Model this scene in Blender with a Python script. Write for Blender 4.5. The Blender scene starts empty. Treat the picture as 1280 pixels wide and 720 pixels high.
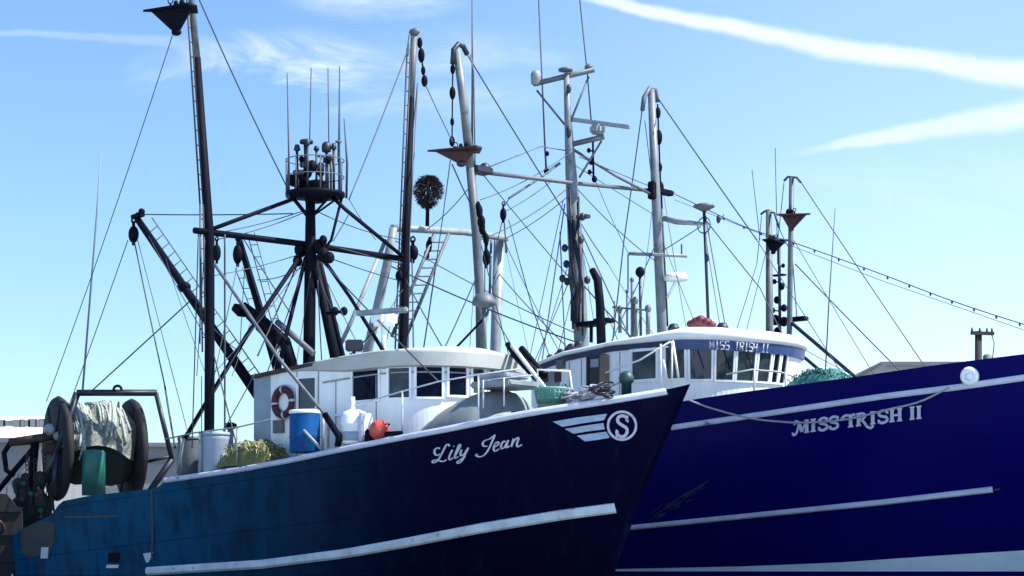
import bpy, bmesh, math, random
from mathutils import Vector, Matrix
random.seed(7)
R = math.radians
scene = bpy.context.scene
COL = scene.collection

# ------------------------------------------------------------------ camera
FPX, HY, EYE = 2700.0, 716.0, 1.0          # focal length in 1280-px units, horizon row, eye height
cam_d = bpy.data.cameras.new('camera')
cam = bpy.data.objects.new('camera', cam_d); COL.objects.link(cam)
cam.location = (0, 0, EYE); cam.rotation_euler = (R(90), 0, 0)
cam_d.sensor_width = 36.0; cam_d.lens = 36.0 * FPX / 1280.0
cam_d.shift_y = (HY - 360.0) / 1280.0
cam_d.clip_start = 0.5; cam_d.clip_end = 9000
scene.camera = cam

# ------------------------------------------------------------------ light
SUN_EL, SUN_AZ = R(52), R(104)              # azimuth measured from +Y (view direction) towards +X
sun_d = bpy.data.lights.new('sun', 'SUN'); sun_d.energy = 4.6; sun_d.angle = R(0.5); sun_d.color = (1, .955, .88)
sun = bpy.data.objects.new('sun', sun_d); COL.objects.link(sun)
sdir = Vector((math.sin(SUN_AZ) * math.cos(SUN_EL), math.cos(SUN_AZ) * math.cos(SUN_EL), math.sin(SUN_EL)))
sun.rotation_euler = (-sdir).to_track_quat('-Z', 'Y').to_euler()
sun.location = (0, 0, 60)
scene.view_settings.view_transform = 'Standard'; scene.view_settings.look = 'None'
scene.view_settings.exposure = 1.10; scene.view_settings.gamma = 1

# ------------------------------------------------------------------ sky
world = bpy.data.worlds.new('World'); scene.world = world; world.use_nodes = True
wt = world.node_tree; wt.nodes.clear()
def N(tree, typ, **kw):
    n = tree.nodes.new(typ)
    for k, v in kw.items(): setattr(n, k, v)
    return n
def M(op, a, b=None, c=None, tree=None, clamp=False):
    tree = tree or wt
    n = N(tree, 'ShaderNodeMath', operation=op, use_clamp=clamp)
    for i, v in enumerate((a, b, c)):
        if v is None: continue
        if isinstance(v, (int, float)): n.inputs[i].default_value = v
        else: tree.links.new(v, n.inputs[i])
    return n.outputs[0]
def smooth(v, lo, hi, tree=None):
    tree = tree or wt
    n = N(tree, 'ShaderNodeMapRange', interpolation_type='SMOOTHSTEP')
    n.inputs[1].default_value = lo; n.inputs[2].default_value = hi
    tree.links.new(v, n.inputs[0]); return n.outputs[0]
def mixc(fac, a, b, tree=None, blend='MIX'):
    tree = tree or wt
    n = N(tree, 'ShaderNodeMix', data_type='RGBA', blend_type=blend)
    for sock, v in ((n.inputs[0], fac), (n.inputs[6], a), (n.inputs[7], b)):
        if isinstance(v, (int, float)): sock.default_value = v
        elif isinstance(v, tuple): sock.default_value = (*v, 1)
        else: tree.links.new(v, sock)
    return n.outputs[2]
sky = N(wt, 'ShaderNodeTexSky', sky_type='NISHITA', sun_disc=False)
sky.sun_elevation = SUN_EL; sky.sun_rotation = SUN_AZ; sky.altitude = 0; sky.air_density = 1.0; sky.dust_density = 0.3; sky.ozone_density = 2.0
tc = N(wt, 'ShaderNodeTexCoord'); sep = N(wt, 'ShaderNodeSeparateXYZ'); wt.links.new(tc.outputs['Generated'], sep.inputs[0])
X, Y, Z = sep.outputs
A = M('DIVIDE', X, M('MAXIMUM', Y, .02)); B = M('DIVIDE', Z, M('MAXIMUM', Y, .02))      # heading and climb of the view of the sky
front = M('GREATER_THAN', Y, .2)
comb = N(wt, 'ShaderNodeCombineXYZ'); wt.links.new(A, comb.inputs[0]); wt.links.new(B, comb.inputs[1])
def noise(scale, sx, sy, detail=5, rough=.55, rot=0, off=(0, 0, 0), dist=0.0):
    mp = N(wt, 'ShaderNodeMapping'); mp.inputs['Scale'].default_value = (sx, sy, 1); mp.inputs['Rotation'].default_value = (0, 0, rot); mp.inputs['Location'].default_value = off
    wt.links.new(comb.outputs[0], mp.inputs[0])
    nz = N(wt, 'ShaderNodeTexNoise'); nz.inputs['Scale'].default_value = scale; nz.inputs['Detail'].default_value = detail; nz.inputs['Roughness'].default_value = rough; nz.inputs['Distortion'].default_value = dist
    wt.links.new(mp.outputs[0], nz.inputs['Vector']); return nz.outputs[0]
def sa(px): return (px - 640) / FPX
def sb(py): return (HY - py) / FPX
def trail(p0, p1, p2, w0, w1, fade_a0, fade_a1, strength, seed):
    """a vapour trail: centre line through three sky directions, width growing along it"""
    (x0, y0), (x1, y1), (x2, y2) = [(sa(p[0]), sb(p[1])) for p in (p0, p1, p2)]
    den = (x0 - x1) * (x0 - x2) * (x1 - x2)
    qa = (x2 * (y1 - y0) + x1 * (y0 - y2) + x0 * (y2 - y1)) / den
    qb = (x2 * x2 * (y0 - y1) + x1 * x1 * (y2 - y0) + x0 * x0 * (y1 - y2)) / den
    qc = (x1 * x2 * (x1 - x2) * y0 + x2 * x0 * (x2 - x0) * y1 + x0 * x1 * (x0 - x1) * y2) / den
    cen = M('ADD', M('MULTIPLY', M('ADD', M('MULTIPLY', A, qa), qb), A), qc)
    wob = M('MULTIPLY', M('SUBTRACT', noise(26, 1, 1.6, 4, .6, 0, (seed, 0, 0)), .5), .007)
    d = M('ABSOLUTE', M('ADD', M('SUBTRACT', B, cen), wob))
    t = M('DIVIDE', M('SUBTRACT', A, x0), x2 - x0, clamp=True)
    wid = M('ADD', M('MULTIPLY', t, (w1 - w0) / FPX), w0 / FPX)
    prof = M('SUBTRACT', 1.0, smooth(M('DIVIDE', d, wid), .25, 1.15))
    edge = smooth(A, sa(fade_a0), sa(fade_a1))
    var = M('ADD', M('MULTIPLY', noise(18, 1, 3, 3, .6, .15, (seed * 2, 1, 0)), .55), .62, clamp=True)
    return M('MULTIPLY', M('MULTIPLY', M('MULTIPLY', prof, edge), var), strength)
t1 = trail((720, -8), (1000, 52), (1280, 93), 9, 21, 640, 800, 1.0, 3.1)
t2 = trail((990, 190), (1130, 168), (1290, 140), 4, 25, 965, 1100, .78, 8.3)
t3 = trail((0, 42), (200, 52), (420, 74), 5, 10, 560, 300, .22, 5.7)
def patch(cx, cy, rx, ry, amt, nz):
    e = M('ADD', M('POWER', M('DIVIDE', M('SUBTRACT', A, sa(cx)), rx / FPX), 2.0), M('POWER', M('DIVIDE', M('SUBTRACT', B, sb(cy)), ry / FPX), 2.0))
    return M('MULTIPLY', M('MULTIPLY', M('SUBTRACT', 1.0, smooth(e, 0, 1)), nz), amt)
wisp = smooth(noise(7, 1, 3.2, 8, .66, R(16), (.3, .2, 0), .9), .40, .82)
p1 = patch(350, 98, 210, 72, 2.0, wisp)
p2 = patch(470, 2, 130, 30, 1.0, wisp)
p3 = patch(1230, 235, 420, 60, .35, wisp)
p4 = patch(560, 90, 220, 70, .6, wisp)
cl = M('MAXIMUM', M('MAXIMUM', M('MAXIMUM', t1, t2), M('MAXIMUM', t3, p1)), M('MAXIMUM', M('MAXIMUM', p2, p3), p4))
cl = M('MULTIPLY', cl, front, clamp=True)
tint = N(wt, 'ShaderNodeValToRGB')
cr = tint.color_ramp; cr.elements[0].position = .0; cr.elements[0].color = (.47, .55, .60, 1)
cr.elements[1].position = .30; cr.elements[1].color = (.45, .55, .66, 1)
wt.links.new(Z, tint.inputs[0])
skyc = mixc(1.0, sky.outputs[0], tint.outputs[0], blend='MULTIPLY')
CLOUD = (3.1, 3.5, 3.6)
gain = M('ADD', M('MULTIPLY', smooth(M('MULTIPLY', A, front), -.14, .22), .33), 1.0)      # haze brightening towards the sun
gv = N(wt, 'ShaderNodeCombineXYZ')
wt.links.new(M('POWER', gain, 1.6), gv.inputs[0]); wt.links.new(gain, gv.inputs[1]); wt.links.new(gain, gv.inputs[2])
skyc = mixc(1.0, skyc, gv.outputs[0], blend='MULTIPLY')
skyc = mixc(cl, skyc, CLOUD)
bg = N(wt, 'ShaderNodeBackground'); bg.inputs[1].default_value = .15
wt.links.new(skyc, bg.inputs[0])
wo = N(wt, 'ShaderNodeOutputWorld'); wt.links.new(bg.outputs[0], wo.inputs[0])

# ------------------------------------------------------------------ materials
MATS = {}
def mat(name, col, col2=None, rough=.5, scale=4, amt=.5, metal=0, spec=.5, bump=0, stretch=(1, 1, 1), lo=.35, hi=.7, col3=None, scale3=20, thr3=(.6, .7)):
    m = bpy.data.materials.new(name); m.use_nodes = True; t = m.node_tree
    p = t.nodes['Principled BSDF']; p.inputs['Roughness'].default_value = rough; p.inputs['Metallic'].default_value = metal
    p.inputs['Specular IOR Level'].default_value = spec
    tcn = N(t, 'ShaderNodeTexCoord'); mp = N(t, 'ShaderNodeMapping'); mp.inputs['Scale'].default_value = stretch
    t.links.new(tcn.outputs['Object'], mp.inputs[0])
    nz = N(t, 'ShaderNodeTexNoise'); nz.inputs['Scale'].default_value = scale; nz.inputs['Detail'].default_value = 6; nz.inputs['Roughness'].default_value = .6
    t.links.new(mp.outputs[0], nz.inputs['Vector'])
    c2 = col2 or tuple(c * .72 for c in col)
    f = M('MULTIPLY', smooth(nz.outputs[0], lo, hi, t), amt, tree=t)
    c = mixc(f, col, c2, t)
    if col3:
        n3 = N(t, 'ShaderNodeTexNoise'); n3.inputs['Scale'].default_value = scale3; n3.inputs['Detail'].default_value = 5
        t.links.new(mp.outputs[0], n3.inputs['Vector'])
        c = mixc(smooth(n3.outputs[0], thr3[0], thr3[1], t), c, col3, t)
    t.links.new(c, p.inputs['Base Color'])
    if bump:
        b = N(t, 'ShaderNodeBump'); b.inputs['Strength'].default_value = bump; b.inputs['Distance'].default_value = .02
        t.links.new(nz.outputs[0], b.inputs['Height']); t.links.new(b.outputs[0], p.inputs['Normal'])
    MATS[name] = m; return m
WHITE = mat('white_paint', (.82, .87, .89), (.62, .67, .69), .45, 1.8, .5, stretch=(1.4, 1.4, .3), col3=(.42, .34, .26), scale3=7, thr3=(.68, .80), bump=.1)
CREAM = mat('cream_paint', (.40, .43, .42), (.31, .32, .30), .5, 2, .6, bump=.08)
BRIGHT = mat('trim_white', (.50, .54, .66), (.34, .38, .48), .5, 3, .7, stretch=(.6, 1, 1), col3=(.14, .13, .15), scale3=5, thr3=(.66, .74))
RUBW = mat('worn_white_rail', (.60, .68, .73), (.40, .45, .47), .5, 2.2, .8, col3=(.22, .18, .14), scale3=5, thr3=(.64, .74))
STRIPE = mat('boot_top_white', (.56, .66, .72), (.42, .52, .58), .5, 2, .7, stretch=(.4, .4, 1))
STEEL = mat('painted_mast_steel', (.15, .18, .20), (.085, .105, .125), .5, 2.5, .8, bump=.1, col3=(.07, .07, .075), scale3=6, thr3=(.62, .72))
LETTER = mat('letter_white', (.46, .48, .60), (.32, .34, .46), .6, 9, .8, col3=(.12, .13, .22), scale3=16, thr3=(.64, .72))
WINGP = mat('wing_blue_white', (.30, .40, .54), (.18, .26, .40), .5, 6, .8, stretch=(1, 1, 3))
BLACK = mat('black_steel', (.0032, .0042, .010), (.007, .007, .013), .6, 5, .6, spec=.06, bump=.15)
DKNAVY = mat('dark_navy_steel', (.006, .011, .022), (.013, .018, .028), .5, 5, .7)
GREY = mat('grey_steel', (.10, .12, .135), (.05, .062, .075), .55, 3, .8, bump=.15, col3=(.12, .09, .07), scale3=6, thr3=(.62, .74))
PALE = mat('pale_grey_paint', (.24, .28, .30), (.14, .165, .185), .5, 2.5, .8, bump=.1, col3=(.14, .12, .10), scale3=6, thr3=(.62, .72))
FAINT = mat('pale_whip', (.16, .22, .32), (.12, .17, .26), .6, 6, .5)
WIRE = mat('wire_rope', (.030, .042, .065), (.02, .028, .04), .6, 20, .5)
ROPE = mat('pale_rope', (.30, .32, .37), (.24, .26, .30), .9, 8, .6, spec=.1)
GLASS = mat('dark_glass', (.003, .006, .020), (.006, .010, .026), .06, 2, .5, spec=.04)
GLASSG = mat('grey_glass', (.034, .052, .066), (.010, .016, .026), .08, 2.6, 1, spec=.35)
GLASSB = mat('blue_glass', (.012, .030, .060), (.006, .014, .036), .06, 1.2, .8, spec=.4)
NAVYT = mat('navy_trim', (.006, .010, .055), (.010, .018, .075), .4, 3, .6)
BLUEB = mat('brow_blue', (.012, .04, .14), (.02, .07, .2), .4, 2, .7)
RUST = mat('rusty_steel', (.060, .030, .022), (.020, .016, .018), .8, 4, .9, bump=.4, col3=(.13, .05, .025), scale3=9, thr3=(.6, .72))
MUD = mat('brown_weathered_steel', (.045, .045, .045), (.02, .035, .045), .8, 3, .9, bump=.3)
DKRUST = mat('dark_rust', (.009, .008, .011), (.005, .005, .009), .8, 4, .9, bump=.4)
BIRDRED = mat('dark_red_paint', (.05, .012, .014), (.022, .008, .010), .6, 5, .8)
RED = mat('ring_maroon', (.06, .006, .016), (.03, .005, .013), .6, 5, .8)
RINGW = mat('ring_pink_white', (.62, .52, .52), (.5, .42, .44), .6, 5, .6)
ORANGE = mat('orange_buoy_vinyl', (.50, .075, .06), (.34, .05, .045), .45, 5, .6)
BLUEP = mat('blue_plastic', (.001, .070, .23), (.001, .04, .15), .5, 2.5, .8, spec=.15, bump=.05)
TEALP = mat('teal_green_paint', (.010, .14, .11), (.012, .06, .06), .45, 3, .8)
BINGREY = mat('pale_blue_plastic', (.26, .34, .42), (.19, .25, .32), .45, 2, .7)
MINT = mat('mint_plastic', (.12, .31, .25), (.06, .22, .18), .5, 4, .8)
DGREEN = mat('dark_green_paint', (.008, .055, .05), (.006, .03, .035), .5, 4, .8)
NETD = mat('dark_net_twine', (.012, .022, .026), (.02, .03, .028), .9, 7, 1, bump=.9, stretch=(6, 1.2, 6))
NETW = mat('pale_net_twine', (.44, .48, .43), (.15, .20, .18), .9, 7, 1, bump=.9, stretch=(6, 1.2, 6))
NETY = mat('olive_net_twine', (.13, .14, .045), (.06, .075, .035), .9, 9, .9)
NETYP = mat('pale_yellow_twine', (.52, .50, .30), (.36, .36, .18), .9, 9, .9)
NETT = mat('teal_net_twine', (.05, .20, .18), (.02, .10, .10), .9, 9, .9, bump=.8)
CANVAS = mat('grey_canvas', (.21, .25, .255), (.13, .165, .17), .75, 1.4, .8, bump=.25)
DECK = mat('deck_grey', (.16, .17, .17), (.09, .09, .09), .8, 3, .8)
BRUSH = mat('dry_brown_needles', (.045, .030, .032), (.016, .013, .02), .9, 6, .8)
BWALL = mat('pale_shed_wall', (.20, .215, .23), (.15, .165, .18), .7, .6, .6, stretch=(1, 1, .3))
BROOF = mat('grey_shed_roof', (.17, .18, .19), (.12, .13, .14), .7, .8, .7)
BLIGHT = mat('light_grey_cladding', (.36, .39, .41), (.30, .33, .35), .7, .7, .6)
BWHITE = mat('white_shed_wall', (.78, .78, .78), (.66, .67, .68), .6, .6, .6)
BDARK = mat('roof_trim_dark', (.16, .18, .21), None, .7, 2, .5)
WOOD = mat('weathered_wood', (.022, .02, .022), (.012, .011, .014), .85, 4, .9, stretch=(4, 4, .4))
APRON = mat('bounce_concrete', (.60, .66, .70), (.50, .56, .60), .9, .4, .7)  # kept pale so the added apron bounces more light
QUAY = mat('quay_concrete', (.28, .27, .25), (.18, .17, .16), .9, .6, .8)

def hull_paint(name, base, aft_col, x_blend, bottom, z_bot, stain, streak_amt, gloss):
    m = bpy.data.materials.new(name); m.use_nodes = True; t = m.node_tree
    p = t.nodes['Principled BSDF']; p.inputs['Roughness'].default_value = gloss; p.inputs['Specular IOR Level'].default_value = .05
    tcn = N(t, 'ShaderNodeTexCoord'); s = N(t, 'ShaderNodeSeparateXYZ'); t.links.new(tcn.outputs['Object'], s.inputs[0])
    def nz(sc, stretch, detail=6):
        mp = N(t, 'ShaderNodeMapping'); mp.inputs['Scale'].default_value = stretch; t.links.new(tcn.outputs['Object'], mp.inputs[0])
        n = N(t, 'ShaderNodeTexNoise'); n.inputs['Scale'].default_value = sc; n.inputs['Detail'].default_value = detail; n.inputs['Roughness'].default_value = .62
        t.links.new(mp.outputs[0], n.inputs['Vector']); return n.outputs[0]
    big = nz(.55, (1, 1, 1)); streak = nz(2.4, (1.5, 1.5, .12)); fine = nz(7, (1, 1, .7))
    # base colour forward, blending along x into the mottled aft colour
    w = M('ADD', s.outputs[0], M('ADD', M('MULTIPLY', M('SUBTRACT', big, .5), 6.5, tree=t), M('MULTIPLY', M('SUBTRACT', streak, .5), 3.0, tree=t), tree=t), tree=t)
    f = smooth(w, x_blend[1], x_blend[0], t)
    mot = nz(1.7, (1, 1, .55)); aft_mix = mixc(M('MULTIPLY', smooth(mot, .40, .66, t), .8, tree=t), aft_col, tuple(v * .38 for v in aft_col), t)
    c = mixc(f, base, aft_mix, t)
    c = mixc(M('MULTIPLY', M('MULTIPLY', smooth(streak, .50, .78, t), M('ADD', M('MULTIPLY', f, .8, tree=t), .2, tree=t), tree=t), streak_amt, tree=t), c, stain, t)
    c = mixc(M('MULTIPLY', M('MULTIPLY', smooth(fine, .60, .72, t), f, tree=t), .30, tree=t), c, (.012, .03, .045), t)
    cv = N(t, 'ShaderNodeCombineXYZ'); t.links.new(s.outputs[0], cv.inputs[0]); t.links.new(M('ADD', s.outputs[2], M('MULTIPLY', s.outputs[0], -.07, tree=t), tree=t), cv.inputs[1])
    br = N(t, 'ShaderNodeTexBrick'); br.inputs['Scale'].default_value = 1; br.inputs['Brick Width'].default_value = 2.6; br.inputs['Row Height'].default_value = 1.15; br.inputs['Mortar Size'].default_value = .014; br.inputs['Mortar Smooth'].default_value = .6
    t.links.new(cv.outputs[0], br.inputs[0]); seam = br.outputs['Fac']              # welded plate seams
    c = mixc(M('MULTIPLY', seam, .55, tree=t), c, tuple(v * .45 for v in base), t)
    rs = nz(3.1, (2.2, 2.2, .10)); rp = nz(.9, (1, 1, .6))
    c = mixc(M('MULTIPLY', M('MULTIPLY', smooth(rs, .60, .74, t), smooth(rp, .50, .66, t), tree=t), .5, tree=t), c, (.030, .016, .012), t)    # rust weeps
    zb = M('ADD', s.outputs[2], M('MULTIPLY', M('SUBTRACT', fine, .5), .10, tree=t), tree=t)
    c = mixc(smooth(zb, z_bot + .02, z_bot - .02, t), c, bottom, t)
    t.links.new(c, p.inputs['Base Color'])
    b = N(t, 'ShaderNodeBump'); b.inputs['Strength'].default_value = .35; b.inputs['Distance'].default_value = .06
    t.links.new(M('SUBTRACT', nz(.8, (1, 1, 1), 3), M('MULTIPLY', seam, .25, tree=t), tree=t), b.inputs['Height']); t.links.new(b.outputs[0], p.inputs['Normal'])
    return m

# ------------------------------------------------------------------ mesh helpers
def link(name, bm, mats, parent=None, smooth_=False):
    me = bpy.data.meshes.new(name); bm.to_mesh(me); bm.free()
    for m in (mats if isinstance(mats, (list, tuple)) else [mats]): me.materials.append(m)
    if smooth_:
        for p in me.polygons: p.use_smooth = True
    o = bpy.data.objects.new(name, me); COL.objects.link(o)
    if parent: o.parent = parent
    return o
def tag(o, label=None, cat=None, group=None, kind=None):
    if label: o['label'] = label
    if cat: o['category'] = cat
    if group: o['group'] = group
    if kind: o['kind'] = kind
    return o
def empty(name, loc, rz=0, label=None, cat=None, group=None):
    o = bpy.data.objects.new(name, None); COL.objects.link(o); o.location = loc; o.rotation_euler = (0, 0, rz); o.empty_display_size = .3
    return tag(o, label, cat, group)
def V(*a): return Vector(a)
def frame_axes(d):
    d = d.normalized(); up = V(0, 0, 1) if abs(d.z) < .95 else V(1, 0, 0)
    a = d.cross(up).normalized(); return a, d.cross(a).normalized()
def tube(bm, pts, r, seg=8, mi=0, cap=True):
    """round bar along points; r a number or one radius per point"""
    pts = [Vector(p) for p in pts]; n = len(pts); rs = r if isinstance(r, (list, tuple)) else [r] * n
    rings = []; a = None
    for i, p in enumerate(pts):
        d = (pts[min(i + 1, n - 1)] - pts[max(i - 1, 0)])
        if a is None: a, b = frame_axes(d)
        else:
            d.normalize(); a = (a - d * a.dot(d)).normalized(); b = d.cross(a)
        rings.append([bm.verts.new(p + (a * math.cos(2 * math.pi * k / seg) + b * math.sin(2 * math.pi * k / seg)) * rs[i]) for k in range(seg)])
    for i in range(n - 1):
        for k in range(seg):
            f = bm.faces.new((rings[i][k], rings[i][(k + 1) % seg], rings[i + 1][(k + 1) % seg], rings[i + 1][k])); f.material_index = mi; f.smooth = True
    if cap:
        f = bm.faces.new(rings[0][::-1]); f.material_index = mi
        f = bm.faces.new(rings[-1]); f.material_index = mi
def box(bm, c, size, rot=None, mi=0, bevel=0):
    mt = Matrix.Translation(c) @ (rot.to_4x4() if rot else Matrix()) @ Matrix.Diagonal((*size, 1))
    g = bmesh.ops.create_cube(bm, size=1, matrix=mt)
    fs = {f for v in g['verts'] for f in v.link_faces}
    for f in fs: f.material_index = mi
    if bevel:
        es = {e for v in g['verts'] for e in v.link_edges}
        bmesh.ops.bevel(bm, geom=list(es), offset=bevel, segments=2, affect='EDGES')
def ball(bm, c, rx, ry=None, rz=None, mi=0, u=14, v=9, rot=None):
    mt = Matrix.Translation(c) @ (rot.to_4x4() if rot else Matrix()) @ Matrix.Diagonal((rx, ry or rx, rz or rx, 1))
    g = bmesh.ops.create_uvsphere(bm, u_segments=u, v_segments=v, radius=1, matrix=mt)
    for f in {f for q in g['verts'] for f in q.link_faces}: f.material_index = mi; f.smooth = True
def lathe(bm, prof, seg=24, mi=0, c=(0, 0, 0), axis='Z', smooth_=True):
    rings = []; c = Vector(c)
    for r, h in prof:
        ring = []
        for k in range(seg):
            a = 2 * math.pi * k / seg
            q = V(r * math.cos(a), r * math.sin(a), h) if axis == 'Z' else (V(r * math.cos(a), h, r * math.sin(a)) if axis == 'Y' else V(h, r * math.cos(a), r * math.sin(a)))
            ring.append(bm.verts.new(c + q))
        rings.append(ring)
    for i in range(len(rings) - 1):
        for k in range(seg):
            f = bm.faces.new((rings[i][k], rings[i][(k + 1) % seg], rings[i + 1][(k + 1) % seg], rings[i + 1][k])); f.material_index = mi; f.smooth = smooth_
    for ring in (rings[0], rings[-1]):
        f = bm.faces.new(ring); f.material_index = mi
    bmesh.ops.recalc_face_normals(bm, faces=bm.faces[:])
def torus(bm, c, R_, r, axis_a, axis_b, seg=28, sub=10, mi=0, mfun=None):
    c = Vector(c); n = axis_a.cross(axis_b).normalized(); g = []
    for i in range(seg):
        t = 2 * math.pi * i / seg; d = axis_a * math.cos(t) + axis_b * math.sin(t)
        g.append([bm.verts.new(c + d * (R_ + r * math.cos(2 * math.pi * k / sub)) + n * (r * math.sin(2 * math.pi * k / sub))) for k in range(sub)])
    for i in range(seg):
        for k in range(sub):
            f = bm.faces.new((g[i][k], g[(i + 1) % seg][k], g[(i + 1) % seg][(k + 1) % sub], g[i][(k + 1) % sub])); f.smooth = True
            f.material_index = mfun(i / seg) if mfun else mi
def ladder(bm, p, q, side, w, r=.016, step=.33, rail2=True):
    p, q, side = Vector(p), Vector(q), Vector(side).normalized() * w
    tube(bm, [p, q], r, 6)
    if rail2: tube(bm, [p + side, q + side], r, 6)
    n = int((q - p).length / step)
    for i in range(1, n):
        a = p.lerp(q, i / n); tube(bm, [a, a + side], r * .8, 5)
def sag(p, q, s, n=12):
    p, q = Vector(p), Vector(q)
    return [p.lerp(q, i / n) - V(0, 0, s * 4 * (i / n) * (1 - i / n)) for i in range(n + 1)]
def interp(tab, x):
    if x <= tab[0][0]:
        (x0, y0), (x1, y1) = tab[0], tab[1]
    elif x >= tab[-1][0]:
        (x0, y0), (x1, y1) = tab[-2], tab[-1]
    else:
        for (x0, y0), (x1, y1) in zip(tab, tab[1:]):
            if x0 <= x <= x1: break
    return y0 + (y1 - y0) * (x - x0) / (x1 - x0)
def catmull(pts, n=6):
    pts = [Vector(p) for p in pts]; P = [pts[0] * 2 - pts[1]] + pts + [pts[-1] * 2 - pts[-2]]; out = []
    for i in range(1, len(P) - 2):
        for k in range(n):
            t = k / n; a, b, c, d = P[i - 1:i + 3]
            out.append(.5 * (2 * b + (c - a) * t + (2 * a - 5 * b + 4 * c - d) * t * t + (3 * b - a - 3 * c + d) * t ** 3))
    return out + [pts[-1]]

class Frame:
    """a boat's own axes: x forward, y to port, z up; turns bearings seen from the quay into places on the boat"""
    def __init__(s, ox, oy, th):
        s.o = V(ox, oy, 0); s.th = th; s.f = V(math.cos(th), -math.sin(th), 0); s.p = V(math.sin(th), math.cos(th), 0)
    def world(s, q): return s.o + s.f * q[0] + s.p * q[1] + V(0, 0, q[2])
    def local(s, w): d = Vector(w) - s.o; return V(d.dot(s.f), d.dot(s.p), w[2])
    def ray(s, px, py): return s.local(V(0, 0, EYE)), V(*(lambda d: (d.dot(s.f), d.dot(s.p), d.z))(V((px - 640) / FPX, 1, (HY - py) / FPX)))
    def at_y(s, px, py, y): c, d = s.ray(px, py); return c + d * ((y - c.y) / d.y)
    def at_x(s, px, py, x): c, d = s.ray(px, py); return c + d * ((x - c.x) / d.x)
    def at_d(s, px, py, D): c, d = s.ray(px, py); return c + d * D
    def px(s, q): w = s.world(q); return 640 + FPX * w.x / w.y, HY - FPX * (w.z - EYE) / w.y
    def pt(s, p):
        """(px, py, 'x'|'y'|'d', value)"""
        return {'x': s.at_x, 'y': s.at_y, 'd': s.at_d}[p[2]](p[0], p[1], p[3])
    def put(s, o, q, rz=0):
        o.location = s.world(q); o.rotation_euler = (0, 0, -s.th + rz); return o

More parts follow.
